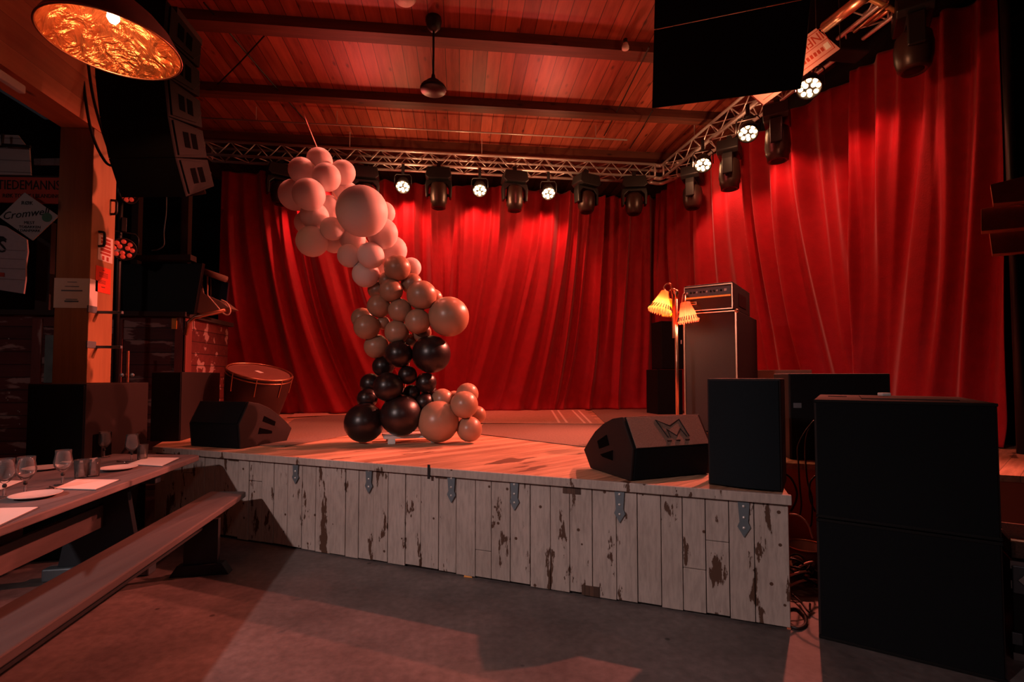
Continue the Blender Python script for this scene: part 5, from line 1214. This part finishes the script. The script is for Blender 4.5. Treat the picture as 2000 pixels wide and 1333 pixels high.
# floodlight on the shed
YF = 7.15
t = thing('floodlight', 'square floodlight with orange-lit hood and curled cable on the shed roof', 'floodlight', atY(410, 606, YF))
bm = BM(); prism(bm, [atY(x_, y_, YF) for x_, y_ in ((376, 610), (392, 545), (398, 574), (430, 588), (448, 602), (392, 612))], (0, 0.30, 0)); obj('housing', bm, M_carpet, t, world=True, bevel=0.006)
bm = BM(); prism(bm, [atY(x_, y_, YF+0.02) for x_, y_ in ((396, 540), (446, 552), (442, 592), (398, 575))], (0, 0.04, 0)); obj('glass_front', bm, plain('floodlight_glass', (20, 26, 40), 0.08), t, world=True)
bm = BM(); tube(bm, [atY(396, 530, YF), atY(442, 546, YF)], 0.045, 10); obj('hood', bm, M_carpet, t, world=True, smooth=True)
bm = BM(); tube(bm, [atY(405, 540, YF-0.02), atY(405, 577, YF-0.02)], 0.012, 8); obj('bracket', bm, M_copper, t, world=True)
bm = BM(); tube(bm, smoothpath([atY(x_, y_, YF-0.05) for x_, y_ in ((405, 577), (420, 594), (436, 612), (446, 615), (450, 606), (443, 592), (432, 586))], 6), 0.010, 8); obj('power_cable', bm, M_cabw, t, world=True, smooth=True)
# clamp on the shed corner
t = thing('roof_clamp', 'orange-lit metal clamp hooked over the shed corner', 'clamp', atY(372, 620, 6.84))
bm = BM(); tube(bm, [atY(x_, y_, 6.82) for x_, y_ in ((362, 655), (368, 630), (380, 620), (440, 606))], 0.025, 8); obj('hook', bm, M_copper, t, world=True, smooth=True)

# ================================================================== RIGHT EDGE
YR = 3.6
M_tim = plain('dark_timber', (170, 104, 80), 0.7, var=0.3, scale=12)
for k, (px, lab) in enumerate(((((1934, 360), (2060, 330), (2060, 388), (1940, 398)), 'dim reddish timber at the right edge, upper of three'), (((1916, 408), (1970, 398), (2060, 408), (2060, 440), (1916, 452)), 'sawn timber end beside the right curtain, middle of three'), (((1932, 452), (2060, 432), (2060, 487), (1938, 497)), 'reddish timber at the right edge, lowest of three'))):
    bm = BM(); prism(bm, [atY(x_, y_, YR+0.10*k) for x_, y_ in px], (0.10, 0.085, 0)); tag(obj('timber_block', bm, M_tim, bevel=0.006), lab, 'timber')
bm = BM(); a_ = atY(1985, 600, 3.9); cyl(bm, (a_.x, 3.9, 0.0), (a_.x-0.0, 3.9, CEIL), 0.035, 10); tag(obj('black_pipe', bm, M_black, smooth=True), 'black vertical pipe at the right edge beside the curtain', 'pipe')
# flight case
fa_ = atz(1966, 1285, 0); fb_ = fa_ + Vector((0.62, -0.42, 0))
rzf = srz
t = thing('flight_case', 'black flight case with aluminium edges and butterfly latch, right edge by the subwoofers', 'case', (fa_.x, fa_.y, 0), rzf)
bm = BM(); box(bm, 0.03, 0.7, 0, 0.55, 0.01, 0.50); obj('body', bm, M_case, t, bevel=0.004)
for (z0_, z1_) in ((0.00, 0.035), (0.36, 0.40), (0.46, 0.50)): bm = BM(); box(bm, 0.025, 0.705, -0.008, 0.0, z0_, z1_); obj('edge_strip', bm, M_edge, t)
bm = BM(); box(bm, 0.03, 0.15, -0.016, -0.006, 0.34, 0.48); lt = obj('latch', bm, M_grey, t, bevel=0.01)
bm = BM(); prism(bm, [(0.05, -0.022, 0.41), (0.09, -0.022, 0.46), (0.13, -0.022, 0.41), (0.09, -0.022, 0.37)], (0, 0.008, 0)); obj('latch_key', bm, M_steel, lt, world=False)
bm = BM(); box(bm, 0.02, 0.06, -0.015, -0.004, 0.08, 0.14); obj('corner_plate', bm, M_grey, t, bevel=0.003)
t = thing('storage_crate', 'reddish plastic crate lying on top of the flight case', 'crate', (fa_.x, fa_.y, 0.503), rzf)
bm = BM()
for q in ((0.04, 0.66, 0.04, 0.06), (0.04, 0.66, 0.48, 0.50), (0.04, 0.06, 0.04, 0.50), (0.64, 0.66, 0.04, 0.50)): box(bm, q[0], q[1], q[2], q[3], 0.0, 0.085)
box(bm, 0.04, 0.66, 0.04, 0.5, 0.0, 0.008); obj('tray', bm, M_carpet, t, bevel=0.003)
bm = BM(); tube(bm, [(0.04, 0.05, 0.09), (0.66, 0.05, 0.09)], 0.012, 8); obj('rim_rod', bm, M_copper, t)

# cables beside the stage
def cable(pts_, r_, lab, mat=M_cable, name='cable'):
    bm = BM(); tube(bm, smoothpath(pts_, 7), r_, 8); return tag(obj(name, bm, mat, smooth=True), lab, 'cable')
dpl = 3.62
def cp(lst, d0, d1=None):
    n_ = len(lst); d1 = d0 if d1 is None else d1
    return [atd(x_, y_, d0+(d1-d0)*i/(n_-1)) for i, (x_, y_) in enumerate(lst)]
cable(cp([(1590, 822), (1572, 845), (1559, 872), (1559, 900), (1562, 950), (1565, 985), (1562, 1010)], 3.45), 0.006, 'black cable looping down from behind the subwoofers, left strand')
cable(cp([(1588, 826), (1576, 850), (1573, 890), (1577, 940), (1586, 975), (1585, 1020), (1582, 1030)], 3.5), 0.006, 'black cable hanging behind the subwoofers, right strand')
cable(cp([(1526, 922), (1545, 935), (1556, 960), (1554, 980), (1544, 1000)], 3.3), 0.007, 'black cable curving from behind the stage corner loudspeaker')
cable(cp([(1543, 1005), (1560, 1008), (1578, 1025), (1587, 1052)], 3.3), 0.006, 'pale cable arching beside the stage corner', M_cabw)
cable(cp([(1592, 930), (1582, 945), (1582, 975), (1592, 1000)], 3.45), 0.006, 'short black cable loop against the reddish stage panel')
# coil of cables on the floor
cc = atz(1572, 1160, 0); t = thing('cable_coil', 'tangled coil of black cables on the floor between stage and subwoofers', 'cable', (cc.x, cc.y, 0)); rr2 = random.Random(5)
for k in range(8):
    r1 = rr2.uniform(0.06, 0.11); tl_ = rr2.uniform(-0.9, 0.9); z_ = 0.02+0.018*k; ox = rr2.uniform(-0.04, 0.04)
    pts_ = [Vector((cc.x+ox+r1*math.cos(a_), cc.y+r1*0.8*math.sin(a_)+0.05, z_+0.01+abs(math.sin(a_+k))*0.07)) for a_ in [i*2*PI/28 for i in range(28)]]
    bm = BM(); tube(bm, pts_, 0.008, 8, closed=True); obj('loop', bm, M_cable if k % 3 else M_cabw, t, world=True, smooth=True)
cable([atz(x_, y_, 0.012) for x_, y_ in ((1540, 1190), (1556, 1190), (1572, 1205), (1573, 1220), (1560, 1228), (1543, 1224))], 0.010, 'thick black cable loop on the floor by the stage corner')
cable([atz(x_, y_, 0.03) for x_, y_ in ((1546, 1160), (1565, 1178), (1580, 1196), (1582, 1180))], 0.006, 'loose cable end on the floor beside the coil')
a_ = atz(1566, 1142, 0); t = thing('cable_bucket', 'small reddish tub behind the cable coil beside the stage', 'tub', (a_.x+0.13, a_.y+0.12, 0))
bm = BM(); lathe(bm, [(0, 0.003), (0.10, 0.003), (0.14, 0.22), (0.135, 0.22), (0.095, 0.012), (0, 0.012)], 28); obj('tub', bm, plain('reddish_tub', (140, 84, 66), 0.5), t, smooth=True)
bm = BM(); tube(bm, [(0.14*math.cos(k*2*PI/32), 0.14*math.sin(k*2*PI/32), 0.22) for k in range(32)], 0.007, 6, closed=True); obj('tub_rim', bm, M_copper, t, smooth=True)
a_ = atz(1555, 1092, 0.0); bm = BM(); box(bm, a_.x-0.02, a_.x+0.30, a_.y+0.10, a_.y+0.2, 0.0, 0.42); tag(obj('stage_box', bm, M_black, bevel=0.01), 'black cable box against the rear stage panel beside the coil', 'box')
# bundle on the stage by the back corner
cc = atz(1262, 797, S); t = thing('cable_bundle', 'small heap of black cable on the stage floor by the back corner', 'cable', (cc.x, cc.y-0.2, S))
for k in range(9):
    pts_ = [Vector((cc.x+0.15+0.16*math.cos(a_+k)+rr2.uniform(-.02, .02), cc.y-0.5+0.12*math.sin(a_+k*2), S+0.02+0.018*k+0.03*abs(math.sin(a_*2+k)))) for a_ in [i*2*PI/20 for i in range(20)]]
    bm = BM(); tube(bm, pts_, 0.012, 6, closed=True); obj('loop', bm, M_cable, t, world=True, smooth=True)
bpy.context.view_layer.update()
